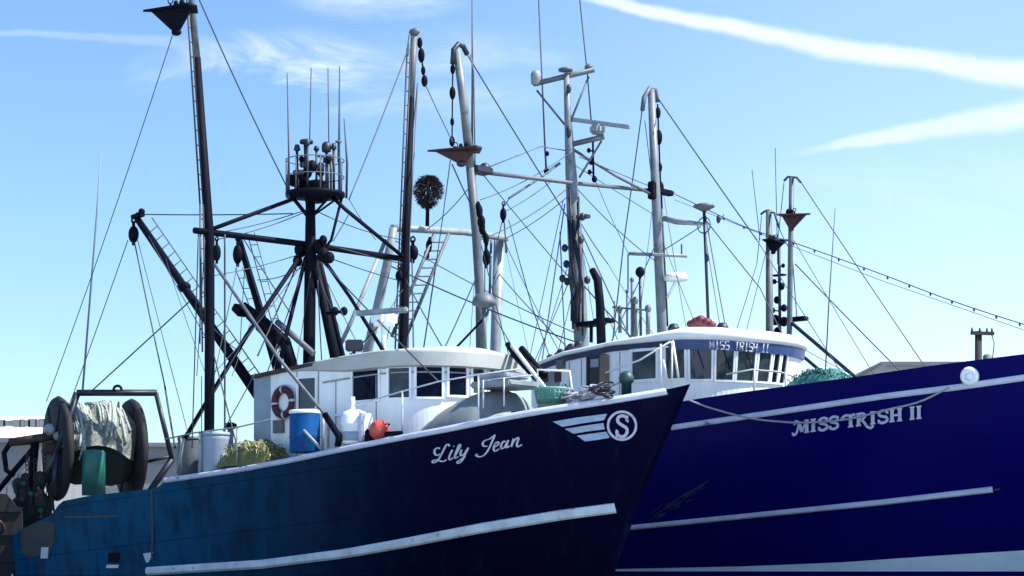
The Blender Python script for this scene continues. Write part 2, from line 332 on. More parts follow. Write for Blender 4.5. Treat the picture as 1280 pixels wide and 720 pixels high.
class Hull:
    def __init__(s, fr, x_stern, B, stem, Le, rail_px, bot=-1.2, B_low=.80, z_top=4.5, p_hi=2.3, p_lo=1.7, flat=True):
        s.fr, s.xs, s.B, s.stem, s.Le, s.bot, s.Bl, s.zt, s.ph, s.pl = fr, x_stern, B, stem, Le, bot, B_low, z_top, p_hi, p_lo
        s.rail = []
        n = 90; z = [3.5] * (n + 1)
        for it in range(4):
            tab = []
            for i in range(n + 1):
                zi = z[i]; x = s.xs + (s.xstem(zi) - s.xs) * i / n
                q = V(x, -s.b(x, zi), zi); px, _ = fr.px(q); w = fr.world(q)
                z[i] = EYE + (HY - interp(rail_px, px)) * w.y / FPX; tab.append((x, z[i]))
            s.rail = tab
    def xstem(s, z): return interp(s.stem, z)
    def b(s, x, z):
        t = min(max((z - s.bot) / (s.zt - s.bot), 0), 1.05); xe = s.xstem(z)
        Bz = s.B * (s.Bl + (1 - s.Bl) * t ** .8); p = s.pl + (s.ph - s.pl) * t; q = (x - (xe - s.Le)) / s.Le
        r = 1.0 if q <= 0 else max(0.0, 1 - q ** p)
        aft = min(max((x - s.xs) / 6.0, 0), 1)
        return Bz * r * (.88 + .12 * (1 - (1 - aft) ** 2))
    def zr(s, x): return interp(s.rail, x)
    def hit(s, px, py, off=.006):
        c, d = s.fr.ray(px, py)
        g = lambda k: (c.y + d.y * k) + s.b(c.x + d.x * k, c.z + d.z * k)
        k0 = 30.0
        while k0 < 75 and (g(k0 + .25) < 0 or c.x + d.x * (k0 + .25) > s.xstem(c.z + d.z * (k0 + .25))): k0 += .25
        lo, hi = k0, k0 + .25
        for _ in range(24):
            m = (lo + hi) / 2
            if g(m) < 0: lo = m
            else: hi = m
        q = c + d * hi; return q + s.normal(q.x, q.z) * off
    def normal(s, x, z):
        e = .02; bx = (s.b(x + e, z) - s.b(x - e, z)) / (2 * e); bz = (s.b(x, z + e) - s.b(x, z - e)) / (2 * e)
        return V(-bx, -1, -bz).normalized()
    def mesh(s, ns=80, nt=18):
        bm = bmesh.new(); sides = []
        for sg in (-1, 1):
            g = []
            for i in range(ns + 1):
                row = []
                for j in range(nt + 1):
                    t = j / nt; z = 3.0
                    for _ in range(5):
                        x = s.xs + (s.xstem(z) - s.xs) * (i / ns); z = s.bot + t * (s.zr(x) - s.bot)
                    row.append(bm.verts.new((x, sg * (s.b(x, z) if i < ns else 0.0), z)))
                g.append(row)
            for i in range(ns):
                for j in range(nt):
                    f = bm.faces.new((g[i][j], g[i + 1][j], g[i + 1][j + 1], g[i][j + 1])); f.smooth = True
            sides.append(g)
        a, b = sides
        for j in range(nt): bm.faces.new((a[0][j], a[0][j + 1], b[0][j + 1], b[0][j]))
        for i in range(ns):                                        # deck, below the bulwark top
            pass
        bmesh.ops.remove_doubles(bm, verts=bm.verts[:], dist=.0005)
        bmesh.ops.recalc_face_normals(bm, faces=bm.faces[:])
        return bm
    def deck_mesh(s, drop, ns=60):
        bm = bmesh.new(); prev = None
        for i in range(ns):
            x = s.xs + .05 + (s.xstem(3.5) - s.xs - .3) * i / ns; z = s.zr(x) - drop; b = max(s.b(x, z) - .03, .02)
            cur = (bm.verts.new((x, -b, z)), bm.verts.new((x, 0, z + .08)), bm.verts.new((x, b, z)))
            if prev:
                bm.faces.new((prev[0], cur[0], cur[1], prev[1])); bm.faces.new((prev[1], cur[1], cur[2], prev[2]))
            prev = cur
        bmesh.ops.recalc_face_normals(bm, faces=bm.faces[:])
        return bm
    def rub_px(s, line, h, thick, sides=(-1, 1), step=12, round_=True):
        """a moulding along the hull: line of bearings -> (x, z), built on both sides"""
        pts = []; px = line[0][0]
        while px < line[-1][0]:
            pts.append(s.hit(px, interp(line, px), 0)); px += step
        pts.append(s.hit(line[-1][0], line[-1][1], 0))
        return s.strip([(p.x, p.z) for p in pts], h, thick, sides)
    def strip(s, xz, h, thick, sides=(-1, 1)):
        bm = bmesh.new()
        for sg in sides:
            rows = []
            for x, z in (xz if sg < 0 else xz[:-9]):
                row = []
                for dz, o in ((-h / 2, -.02), (-h / 2, thick * .55), (-h / 4, thick), (h / 4, thick), (h / 2, thick * .55), (h / 2, -.02)):
                    n = s.normal(x, z + dz); q = V(x, -s.b(x, z + dz), z + dz) + n * o
                    row.append(bm.verts.new((q.x, -sg * q.y, q.z)))
                rows.append(row)
            for a, b in zip(rows, rows[1:]):
                for k in range(5): bm.faces.new((a[k], b[k], b[k + 1], a[k + 1]))
            bm.faces.new(rows[0]); bm.faces.new(rows[-1][::-1])
        bmesh.ops.recalc_face_normals(bm, faces=bm.faces[:])
        return bm
    def decal(s, bm, poly_rows, off):
        """rows of bearings -> quads lying on the plating"""
        rows = [[bm.verts.new(s.hit(x, y, off)) for x, y in r] for r in poly_rows]
        for a, b in zip(rows, rows[1:]):
            for k in range(len(a) - 1): bm.faces.new((a[k], a[k + 1], b[k + 1], b[k]))
    def stroke(s, bm, pts, w, off, nib=None, closed=False, n=5):
        P = catmull([V(x, y, 0) for x, y in pts], n) if len(pts) > 2 else [V(*pts[0], 0).lerp(V(*pts[1], 0), i / 3) for i in range(4)]
        rows = []
        for i, p in enumerate(P):
            d = (P[min(i + 1, len(P) - 1)] - P[max(i - 1, 0)]).normalized(); nn = V(-d.y, d.x, 0)
            ww = w if nib is None else w * (.38 + .62 * abs(d.dot(nib)))
            rows.append([(p.x - nn.x * ww / 2, p.y - nn.y * ww / 2), (p.x + nn.x * ww / 2, p.y + nn.y * ww / 2)])
        s.decal(bm, rows, off)

class Wall:
    """a deckhouse: a plan outline run up from z0 to z1"""
    def __init__(s, fr, xa, xc, xf, hw, z0, z1, lean=0, zl=0, ne=2.4):
        s.fr, s.xa, s.hw, s.z0, s.z1, s.lean, s.zl = fr, xa, hw, z0, z1, lean, zl
        P = []
        for i in range(20): P.append((xa + (xc - xa) * i / 20, -hw))
        for i in range(49):
            t = -math.pi / 2 + math.pi * i / 48
            c, sn = math.cos(t), math.sin(t)
            P.append((xc + (xf - xc) * abs(c) ** (2 / ne), hw * math.copysign(abs(sn) ** (2 / ne), sn)))
        for i in range(1, 21): P.append((xc + (xa - xc) * i / 20, hw))
        s.P = [V(x, y, 0) for x, y in P]; s.L = [0]
        for a, b in zip(s.P, s.P[1:]): s.L.append(s.L[-1] + (b - a).length)
        s.len = s.L[-1]
    def pt(s, l, z, off=0):
        l = min(max(l, 0), s.len - 1e-5)
        i = max(k for k in range(len(s.L) - 1) if s.L[k] <= l); t = (l - s.L[i]) / (s.L[i + 1] - s.L[i])
        p = s.P[i].lerp(s.P[i + 1], t)
        def nrm(k):
            d = s.P[min(k + 1, len(s.P) - 1)] - s.P[max(k - 1, 0)]; return V(d.y, -d.x, 0).normalized()
        n = nrm(i).lerp(nrm(i + 1), t).normalized(); ln = s.lean * max(n.x, 0)
        return p + n * (off + ln * (z - s.zl)) + V(0, 0, z)
    def hit_l(s, px, z):
        """distance along the outline that is seen at this bearing (starboard side and front)"""
        last = None; best = None; n = 400
        for i in range(n + 1):
            l = s.len * .86 * i / n; x = s.fr.px(s.pt(l, z))[0]
            if last is not None and last[1] <= px <= x: return last[0] + (l - last[0]) * (px - last[1]) / max(x - last[1], 1e-6)
            if best is None or abs(x - px) < best[0]: best = (abs(x - px), l)
            last = (l, x)
        return best[1]
    def z_at(s, l, py, off=0):
        z = 5
        for _ in range(4): w = s.fr.world(s.pt(l, z, off)); z = EYE + (HY - py) * w.y / FPX
        return z
    def panel(s, bm, l0, l1, z0, z1, o0, o1, mi=0, n=None, o0t=None, o1t=None):
        """curved slab on the outline between l0..l1, z0..z1, thickness o0..o1 (top offsets may differ)"""
        n = n or max(2, int((l1 - l0) / .15)); o0t = o0 if o0t is None else o0t; o1t = o1 if o1t is None else o1t
        f4 = [(z0, o0), (z0, o1), (z1, o1t), (z1, o0t)]; rows = []
        for i in range(n + 1):
            l = l0 + (l1 - l0) * i / n; rows.append([bm.verts.new(s.pt(l, z(l) if callable(z) else z, o)) for z, o in f4])
        for a, b in zip(rows, rows[1:]):
            for k in range(4): f = bm.faces.new((a[k], b[k], b[(k + 1) % 4], a[(k + 1) % 4])); f.material_index = mi
        for r in (rows[0], rows[-1]): f = bm.faces.new(r); f.material_index = mi
    def body(s, bm, mi=0):
        lo = [bm.verts.new(s.pt(l, s.z0)) for l in s.L]; hi = [bm.verts.new(s.pt(l, s.z1(l) if callable(s.z1) else s.z1)) for l in s.L]
        n = len(lo)
        for k in range(n): f = bm.faces.new((lo[k], lo[(k + 1) % n], hi[(k + 1) % n], hi[k])); f.material_index = mi
        bm.faces.new(hi)
    def window(s, px0, px1, py0, py1, glass, frame, parent, name='window', fw=.05, label=None, dx=0):
        zg = s.z_at(s.hit_l((px0 + px1) / 2, 5), (py0 + py1) / 2)
        l0, l1 = s.hit_l(px0, zg), s.hit_l(px1, zg); lm = (l0 + l1) / 2; z0, z1 = s.z_at(lm, py1), s.z_at(lm, py0)
        bm = bmesh.new()
        s.panel(bm, l0, l1, z0, z1, -.02, .012, 0)
        for a, b, c, d in ((l0 - fw, l0, z0 - fw, z1 + fw), (l1, l1 + fw, z0 - fw, z1 + fw), (l0, l1, z0 - fw, z0), (l0, l1, z1, z1 + fw)):
            s.panel(bm, a, b, c, d, -.02, .05, 1)
        bmesh.ops.recalc_face_normals(bm, faces=bm.faces[:])
        o = link(name, bm, [glass, frame], parent)
        if label: o['label'] = label
        return l0, l1, z0, z1

def bars(parent, fr, mat_, items):
    """items: (name, [points], radius)"""
    for it in items:
        name, pts, r = it[:3]; bm = bmesh.new()
        tube(bm, [p if isinstance(p, Vector) else fr.pt(p) for p in pts], r, it[3] if len(it) > 3 else 10); link(name, bm, mat_, parent)
RW = random.Random(21)
def wires(parent, fr, items, r=.0135, name='stay_wire', m=None):
    for it in items:
        a, b = [p if isinstance(p, Vector) else fr.pt(p) for p in it[:2]]; s = it[2] if len(it) > 2 else 0
        bm = bmesh.new(); s = s or RW.uniform(0, .05); tube(bm, sag(a, b, s, 14), (it[3] if len(it) > 3 and it[3] else r) * RW.uniform(.75, 1.45), 6); link(it[4] if len(it) > 4 else name, bm, m or WIRE, parent)
def block(parent, p, r, L, m=None, name='pulley_block'):
    bm = bmesh.new(); p = Vector(p)
    ball(bm, p, r, r * .75, L / 2)
    tube(bm, [p + V(0, 0, L * .4), p + V(0, 0, L * .75)], r * .28, 6)
    torus(bm, p + V(0, 0, L * .8), r * .45, r * .16, V(1, 0, 0), V(0, 0, 1), 12, 6)
    tube(bm, [p - V(0, 0, L * .4), p - V(0, 0, L * .62)], r * .3, 6)
    return link(name, bm, m or BLACK, parent)
def tackle(parent, a, b, r=.05, m=None, name='tackle'):
    """chain of blocks and shackles between two points"""
    a, b = Vector(a), Vector(b); bm = bmesh.new(); tube(bm, [a, b], r * .35, 6)
    for t, k, e in ((.1, 1.2, 2.4), (.38, 1.5, 3.2), (.72, 1.0, 2.0), (.95, 1.4, 2.6)): ball(bm, a.lerp(b, t), r * k, r * k, r * e, u=10, v=7)
    return link(name, bm, m or BLACK, parent)

def paravane(fr, q, w, rz, m, label, deep=.5):
    """delta-winged roll stabiliser hung in the rigging: wing plate, keel fin, lead nose, bridle eye"""
    bm = bmesh.new(); h = w * deep
    top = [V(-w * .5, 0, 0), V(w * .5, -w * .34, .02), V(w * .58, 0, .06), V(w * .5, w * .34, .02)]
    vt = [bm.verts.new(p) for p in top]; vb = [bm.verts.new(p - V(0, 0, .05)) for p in top]
    bm.faces.new(vt); bm.faces.new(vb[::-1])
    for k in range(4): bm.faces.new((vt[k], vb[k], vb[(k + 1) % 4], vt[(k + 1) % 4]))
    fin = [(-w * .34, -.05), (w * .46, -.05), (w * .24, -h * .85), (w * .10, -h * .9)]
    a = [bm.verts.new((x, -.03, z)) for x, z in fin]; b = [bm.verts.new((x, .03, z)) for x, z in fin]
    bm.faces.new(a); bm.faces.new(b[::-1])
    for k in range(4): bm.faces.new((a[k], b[k], b[(k + 1) % 4], a[(k + 1) % 4]))
    ball(bm, V(w * .17, 0, -h * .92), w * .10, w * .06, w * .07)
    bmesh.ops.recalc_face_normals(bm, faces=bm.faces[:])
    root = empty('paravane', fr.world(q), -fr.th + rz, label, 'stabiliser', 'paravane stabilisers hung in the rigging')
    link('wing', bm, m, root)
    bm = bmesh.new(); tube(bm, [V(w * .05, 0, .02), V(w * .05, 0, h * .22)], .025, 6); torus(bm, V(w * .05, 0, h * .3), w * .05, .014, V(1, 0, 0), V(0, 0, 1), 12, 6)
    ball(bm, V(w * .28, 0, h * .16), .07, .05, .12); ball(bm, V(w * .16, 0, h * .14), .06, .05, .11)
    link('lifting_eye', bm, BLACK, root)
    return root

def lamps(parent, fr, items, m=None, name='deck_lamp'):
    for px, py, yy, r, post in items:
        q = fr.at_y(px, py, yy); bm = bmesh.new(); ball(bm, q, r, r, r * 1.2, u=10, v=7); tube(bm, [q, q + fr.at_y(post, py, yy) - q - V(0, 0, .02)], .025, 6); link(name, bm, m or BLACK, parent)
# ================================================================== setting
bm = bmesh.new()
for a in ((-4000, -600), (4000, -600), (4000, 6000), (-4000, 6000)): bm.verts.new((*a, 0))
bm.faces.new(bm.verts[:])
wm = mat('harbour_water', (.012, .030, .040), (.02, .045, .05), .08, .2, .6)
t_ = wm.node_tree; p_ = t_.nodes['Principled BSDF']
nz_ = N(t_, 'ShaderNodeTexNoise'); nz_.inputs['Scale'].default_value = 1.3; nz_.inputs['Detail'].default_value = 4
tc_ = N(t_, 'ShaderNodeTexCoord'); t_.links.new(tc_.outputs['Object'], nz_.inputs['Vector'])
b_ = N(t_, 'ShaderNodeBump'); b_.inputs['Strength'].default_value = .5; b_.inputs['Distance'].default_value = .15
t_.links.new(nz_.outputs[0], b_.inputs['Height']); t_.links.new(b_.outputs[0], p_.inputs['Normal'])
tag(link('water', bm, wm), kind='structure')
bm = bmesh.new(); box(bm, V(0, -130, -.9), (700, 340, 2.6)); tag(link('bounce_apron', bm, APRON), kind='structure')  # first: unseen apron on the camera side, added to bounce light onto shaded walls
bm = bmesh.new(); box(bm, V(0, 1090, .2), (3000, 2000, 2.6)); tag(link('quay_ground', bm, QUAY), kind='structure')
WF = Frame(0, 0, 0)                                                # plain world axes for things on the quay

def shed(px0, px1, D, eave_py, ridge_py, depth, wallm, roofm, label, band=None, ridge_shift=0, slats=0):
    x0, x1 = (px0 - 640) / FPX * D, (px1 - 640) / FPX * D; z0 = 1.5; ze = EYE + (HY - eave_py) * D / FPX; zr = EYE + (HY - ridge_py) * D / FPX
    root = empty('harbour_shed', ((x0 + x1) / 2, D + depth / 2, z0), 0, label, 'building')
    w = (x1 - x0) / 2; h = ze - z0; hr = zr - z0
    bm = bmesh.new(); box(bm, V(0, 0, h / 2), (2 * w, depth, h)); link('wall', bm, wallm, root)
    bm = bmesh.new(); o = .3
    pr = [V(-w - o, -depth / 2 - o, h + .01), V(-w - o, depth / 2 + o, h + .01), V(-w - o, 0, hr)]
    A_ = [bm.verts.new(p) for p in pr]; B_ = [bm.verts.new(p + V(2 * (w + o), 0, 0)) for p in pr]
    bm.faces.new(A_); bm.faces.new(B_[::-1])
    for k in range(3): bm.faces.new((A_[k], B_[k], B_[(k + 1) % 3], A_[(k + 1) % 3]))
    bmesh.ops.recalc_face_normals(bm, faces=bm.faces[:])
    rf = link('roof', bm, roofm, root)
    bm = bmesh.new(); box(bm, V(0, -depth / 2 - o - .04, h - .1), (2 * (w + o), .08, .22)); link('fascia', bm, BDARK, rf)
    if band:
        zb = EYE + (HY - band) * D / FPX - z0
        bm = bmesh.new(); box(bm, V(0, -depth / 2 - .06, zb), (2 * w - .4, .1, .2)); link('wall_band', bm, BDARK, root)
    bm = bmesh.new()
    for k in range(4): box(bm, V(-w + 2 * w * (k + .5) / 4, -depth / 2 - .05, h * .45), (1.6, .08, h * .35))
    link('window_row', bm, BDARK, root)
    if slats:
        bm = bmesh.new()
        for k in range(slats): box(bm, V(-w + 2 * w * (k + .5) / slats, -depth / 2 + 3.2, h + .95), (random.uniform(.12, .5), .12, random.uniform(.25, .5)))
        box(bm, V(0, -depth / 2 + 3.2, h + .72), (2 * w, .1, .06)); link('roof_railing', bm, BROOF, root)
    return root
shed(-120, 52, 104, 548, 508, 14, BWALL, BWHITE, 'shed with bright white roof at the far left behind the net reel', slats=26)
shed(130, 300, 118, 554, 546, 12, BWALL, BROOF, 'low pale grey shed between the net reel frame and the wheelhouse', band=576)
shed(1107, 1420, 120, 453, 450, 16, BLIGHT, BLIGHT, 'grey harbour shed just showing above the dark blue bow rail')

def utility_pole():
    D = 88; x = (1223 - 640) / FPX * D; zt = EYE + (HY - 414) * D / FPX
    root = empty('utility_pole', (x, D, 1.4), R(14), 'wooden utility pole with crossarm beyond the dark blue bow', 'utility pole'); h = zt - 1.4
    bm = bmesh.new(); tube(bm, [V(0, 0, 0), V(0, 0, h)], [.19, .14], 12); link('pole', bm, WOOD, root)
    bm = bmesh.new(); box(bm, V(.1, -.16, h - .1), (1.0, .12, .14)); ca = link('crossarm', bm, WOOD, root)
    for k in (-.36, -.02, .3, .52):
        bm = bmesh.new(); tube(bm, [V(k, -.16, h - .05), V(k, -.16, h + .12)], [.05, .035], 8); link('insulator', bm, DKNAVY, ca)
    bm = bmesh.new(); tube(bm, [V(.5, -.16, h - .1), V(.62, -.16, h - .5), V(.55, -.16, h - 1.1)], .02, 6); link('drop_wire', bm, WIRE, root)
    bm = bmesh.new(); lathe(bm, [(.16, 0), (.18, .05), (.18, .5), (.1, .56)], 12, c=(.35, -.1, h - 1.5)); link('transformer', bm, BDARK, root)
utility_pole()

# ================================================================== the near trawler
F1 = Frame(-.33, 48.45, R(40))
DR = F1.world(F1.at_y(118, 560, -.3)).y; DF = DR - 1.2
lily = empty('fishing_trawler', F1.o, -F1.th, 'front trawler with teal and navy hull and a winged round badge on its bow', 'fishing boat')
bt = [F1.at_y(863, 480, 0), F1.at_y(837, 540, 0), F1.at_y(803, 617, 0), F1.at_y(772, 708, 0)]
stem1 = sorted([(p.z, p.x) for p in bt]); stem1 = [(-1.2, stem1[0][1] - 1.3)] + stem1
H1 = Hull(F1, -14.2, 3.2, stem1, 6.6, [(-10, 672), (18, 668), (30, 660), (50, 650), (64, 645), (75, 627), (110, 620), (170, 613), (199, 610), (206, 599), (300, 585), (360, 574), (417, 562), (486, 548), (555, 535), (640, 518), (680, 511), (760, 499), (833, 487), (863, 480)], B_low=.84, z_top=5)
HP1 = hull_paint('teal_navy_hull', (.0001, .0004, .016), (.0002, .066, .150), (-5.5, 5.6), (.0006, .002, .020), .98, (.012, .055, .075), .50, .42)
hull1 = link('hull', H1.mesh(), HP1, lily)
link('deck', H1.deck_mesh(.75), DECK, lily)
cap_line = [(207, 600.5), (300, 587), (360, 576), (417, 564), (486, 550), (555, 537), (640, 520), (680, 513), (760, 501), (833, 489)]
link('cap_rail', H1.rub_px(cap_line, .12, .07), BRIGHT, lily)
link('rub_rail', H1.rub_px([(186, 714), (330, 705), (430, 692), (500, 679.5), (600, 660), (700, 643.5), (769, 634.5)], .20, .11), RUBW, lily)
# seams, rust weeps and openings in the plating
bm = bmesh.new()
H1.stroke(bm, [(190, 612), (191, 660), (190, 700)], 2.2, .012); link('hull_seam', bm, DKNAVY, hull1)
bm = bmesh.new(); H1.decal(bm, [[(80, 645), (110, 645), (150, 644)], [(80, 647), (110, 647), (150, 646)]], .01); link('hull_ledge', bm, DKNAVY, hull1)
for (a, b, c, d), m in (((135, 691, 150, 703), BLACK), ((133, 706, 149, 710), RUBW), ((51, 684, 61, 698), BRIGHT), ((180, 690, 190, 702), BRIGHT)):
    bm = bmesh.new()
    if (a, b) == (180, 690): H1.decal(bm, [[(179, 692), (192, 690)], [(183, 703), (186, 703)]], .01)
    else: H1.decal(bm, [[(a + 1, b), (c, b)], [(a, d), (c - 1, d)]], .01)
    link('scupper' if m is BLACK else 'paint_patch', bm, m, hull1)
# the name, brush script, and the winged badge
S = lambda *p: [(520 + x / 8, 520 + y / 8) for x, y in p]
script = [S((244, 378), (212, 392), (188, 374), (188, 340), (214, 318), (240, 326)),
          S((334, 302), (324, 284), (302, 292), (278, 338), (252, 390), (222, 438), (190, 464), (166, 462), (174, 446), (206, 438), (244, 449), (278, 453), (306, 436)),
          S((366, 336), (340, 388), (332, 424), (346, 436), (374, 416)), S((377, 305), (381, 299)),
          S((384, 408), (424, 340), (446, 296), (434, 286), (412, 336), (390, 396), (396, 420), (426, 404)),
          S((458, 336), (446, 376), (456, 396), (486, 376), (510, 336)), S((526, 314), (496, 376), (466, 440), (430, 470), (414, 458), (444, 436), (496, 402)),
          S((716, 300), (682, 300), (668, 272), (692, 244), (740, 226), (792, 186)), S((792, 186), (762, 256), (724, 336), (686, 386), (640, 406), (606, 394), (612, 376)),
          S((776, 314), (812, 294), (828, 270), (812, 258), (788, 284), (778, 326), (794, 350), (832, 326)),
          S((902, 256), (876, 252), (854, 288), (856, 322), (884, 312), (918, 256)), S((926, 238), (908, 284), (908, 314), (938, 296)),
          S((978, 224), (966, 262), (954, 306)), S((958, 286), (990, 236), (1020, 214), (1024, 236), (1010, 276), (1020, 304), (1062, 282))]
bm = bmesh.new()
for i, st in enumerate(script): H1.stroke(bm, st, 2.7, .006 + .0012 * i, V(.25, .97, 0))
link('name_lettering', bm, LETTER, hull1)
bm = bmesh.new()
ring = [(777.5 + 19 * math.cos(a), 532 + 19 * math.sin(a)) for a in [2 * math.pi * k / 36 for k in range(37)]]
rin = [(777.5 + 16 * math.cos(a), 532 + 16 * math.sin(a)) for a in [2 * math.pi * k / 36 for k in range(37)]]
H1.decal(bm, [ring, rin], .007)
H1.stroke(bm, [(784, 526), (782.5, 521.5), (777.5, 519.5), (772.8, 522), (772.4, 527), (777, 531), (782.4, 534.5), (784, 539), (781.5, 544), (776.5, 545.8), (772, 543), (770.8, 538)], 3.9, .008, n=8)
H1.stroke(bm, [(784.6, 519), (784.6, 528)], 1.5, .0095); H1.stroke(bm, [(770.4, 536.5), (770.4, 546)], 1.5, .0105)
link('round_badge', bm, LETTER, hull1)
bm = bmesh.new()
for top, bot in (([(691, 527), (720, 522), (759, 517)], [(703, 533.5), (725, 529.5), (755, 525)]),
                 ([(706, 536), (728, 532.5), (754, 528.5)], [(717, 542), (735, 539), (756, 536.5)]),
                 ([(721, 544.5), (738, 542), (758, 539.5)], [(731, 551.5), (745, 550), (762, 547)])):
    H1.decal(bm, [top, bot], .007)
link('wing_badge', bm, WINGP, hull1)

# ---- wheelhouse
zf = 5.84
W1 = Wall(F1, -5.88, -1.95, -.2, 1.9, 2.9, lambda l: 0, ne=2.2)
l_aft = 0; z_aft = W1.z_at(0.02, 471) ; l_c = W1.hit_l(500, 5.8); z_c = W1.z_at(l_c, 440); 
def roof1(l):
    x = W1.pt(l, 0).x; xc = W1.pt(l_c, 0).x
    t = min(max((x + 5.88) / (xc + 5.88), 0), 1); return z_aft + (z_c - z_aft) * (1 - (1 - t) ** 1.5)
W1.z1 = roof1
bm = bmesh.new(); W1.body(bm); bmesh.ops.recalc_face_normals(bm, faces=bm.faces[:])
house1 = link('wheelhouse', bm, WHITE, lily)
bm = bmesh.new()                                                    # rounded overhanging brow, growing forward
n = 150; rows = []
for i in range(n + 1):
    l = .02 + (W1.len - .04) * i / n; x = W1.pt(l, 0).x; k = min(max((x + 5.0) / 2.9, 0.0), 1.0); k = k * k * (3 - 2 * k)
    z = roof1(l); th = .06 + .29 * k; ov = .06 + .17 * k
    rows.append([bm.verts.new(W1.pt(l, zz, oo)) for zz, oo in ((z - th, .004), (z - th + .03, ov * .9), (z - .02, ov), (z + .02, ov * .96), (z + .05, ov * .7), (z + .07, -.1))])
for a, b in zip(rows, rows[1:]):
    for k in range(5): f = bm.faces.new((a[k], b[k], b[k + 1], a[k + 1]))
bmesh.ops.recalc_face_normals(bm, faces=bm.faces[:]); link('roof_brow', bm, CREAM, house1)
bm = bmesh.new(); mid = len(rows) // 2; prev = None
for i in range(n // 2 + 1):
    a = W1.pt(.02 + (W1.len - .04) * i / n, 0, -.09); l = .02 + (W1.len - .04) * i / n; z = roof1(l) + .068
    cur = [bm.verts.new((a.x, a.y * (1 - t * 2), z + .16 * (1 - (1 - 2 * t) ** 2) * min(1, abs(a.y) / 1.5))) for t in [j / 8 for j in range(9)]]
    if prev:
        for k in range(8): f = bm.faces.new((prev[k], cur[k], cur[k + 1], prev[k + 1])); f.smooth = True
    prev = cur
bmesh.ops.remove_doubles(bm, verts=bm.verts[:], dist=.001); bmesh.ops.recalc_face_normals(bm, faces=bm.faces[:]); link('roof', bm, CREAM, house1)
bm = bmesh.new(); W1.panel(bm, 0.0, 2.2, lambda l: roof1(l) - .05, lambda l: roof1(l) + .035, .02, .12); link('roof_edge', bm, RUST, house1)
bm = bmesh.new(); W1.panel(bm, -.0, .55, 3.0, lambda l: roof1(l) - .06, .003, .018); link('corner_panel', bm, BINGREY, house1)
W1.window(374, 395.5, 473, 511, GLASSB, WHITE, house1, 'side_window')
for (a, b, c, d, g) in ((442, 474, 462, 500, GLASS), (487, 512, 460, 497, GLASSG), (521, 552, 457, 496, GLASS), (561, 582, 459, 494, GLASS), (590, 604, 461, 492, GLASSG), (611, 618, 462, 490, GLASS)):
    W1.window(a, b, c, d, g, WHITE, house1)
bm = bmesh.new(); W1.panel(bm, W1.hit_l(344, 4.3), W1.hit_l(356, 4.3), W1.z_at(.6, 542), W1.z_at(.6, 526), .0, .08); link('switch_box', bm, GREY, house1)
bm = bmesh.new(); W1.panel(bm, W1.hit_l(420, 5), W1.hit_l(437, 5), 4.55, 4.6, .0, .06); link('grab_rail', bm, WHITE, house1)
bm = bmesh.new(); W1.panel(bm, 2.3, W1.len * .6, lambda l: roof1(l) - .47, lambda l: roof1(l) - .44, .003, .045); link('rain_gutter', bm, PALE, house1)
for px in (371.5, 398.5, 420, 470.5):
    l = W1.hit_l(px, 5); bm = bmesh.new(); W1.panel(bm, l - .012, l + .012, 3.0, lambda q: roof1(q) - (.08 if px < 400 else .48), .002, .012); link('wall_seam', bm, PALE, house1)
for a_, b_2, c_2 in ((458, 498, 470), (536, 494, 528)):
    bm = bmesh.new(); l0, l1 = W1.hit_l(a_, 5.2), W1.hit_l(c_2 - 8, 5.2); tube(bm, [W1.pt(l0, W1.z_at(l0, b_2), .05), W1.pt(l1, W1.z_at(l1, b_2 - 24), .04)], .012, 5); link('wiper', bm, BLACK, house1)
# handrails round the house and foredeck
def rail_line(parent, fr, pts, r, posts, drop, m, name='hand_rail'):
    bm = bmesh.new(); P = [fr.pt(p) for p in pts]; tube(bm, P, r, 7)
    for p in posts:
        q = fr.pt(p); tube(bm, [q, q - V(0, 0, drop)], r * 1.1, 7)
    return link(name, bm, m, parent)
rail_line(lily, F1, [(438, 508, 'y', -2.75), (500, 490, 'y', -2.75), (548, 477, 'y', -2.7), (600, 468, 'y', -2.5), (650, 461, 'y', -2.2)], .017, [(598, 468, 'y', -2.5), (503, 489, 'y', -2.75)], 1.05, BRIGHT)
rail_line(lily, F1, [(598, 476, 'y', -2.3), (665, 469, 'y', -2.0)], .016, [(604, 475, 'y', -2.3), (630, 472, 'y', -2.2)], .6, BRIGHT)
rail_line(lily, F1, [(206, 549, 'y', -3.0), (243, 541, 'y', -3.0), (297, 534, 'y', -3.0), (340, 524, 'y', -3.0)], .018, [(226, 545, 'y', -3.0), (296, 533, 'y', -3.0)], .9, PALE, 'deck_rail')
bars(lily, F1, PALE, [('rail_stanchion', [(251, 540, 'y', -3.02), (250, 595, 'y', -3.02)], .05), ('rail_stanchion', [(229, 548, 'y', -3.02), (222, 592, 'y', -3.02)], .035), ('rail_stanchion', [(404, 520, 'y', -3.0), (403, 563, 'y', -3.0)], .035), ('rail_stanchion', [(411, 520, 'y', -3.0), (410, 560, 'y', -3.0)], .03),
                      ('boat_hook', [(366, 523, 'y', -3.02), (402, 562, 'y', -3.02)], .035)])
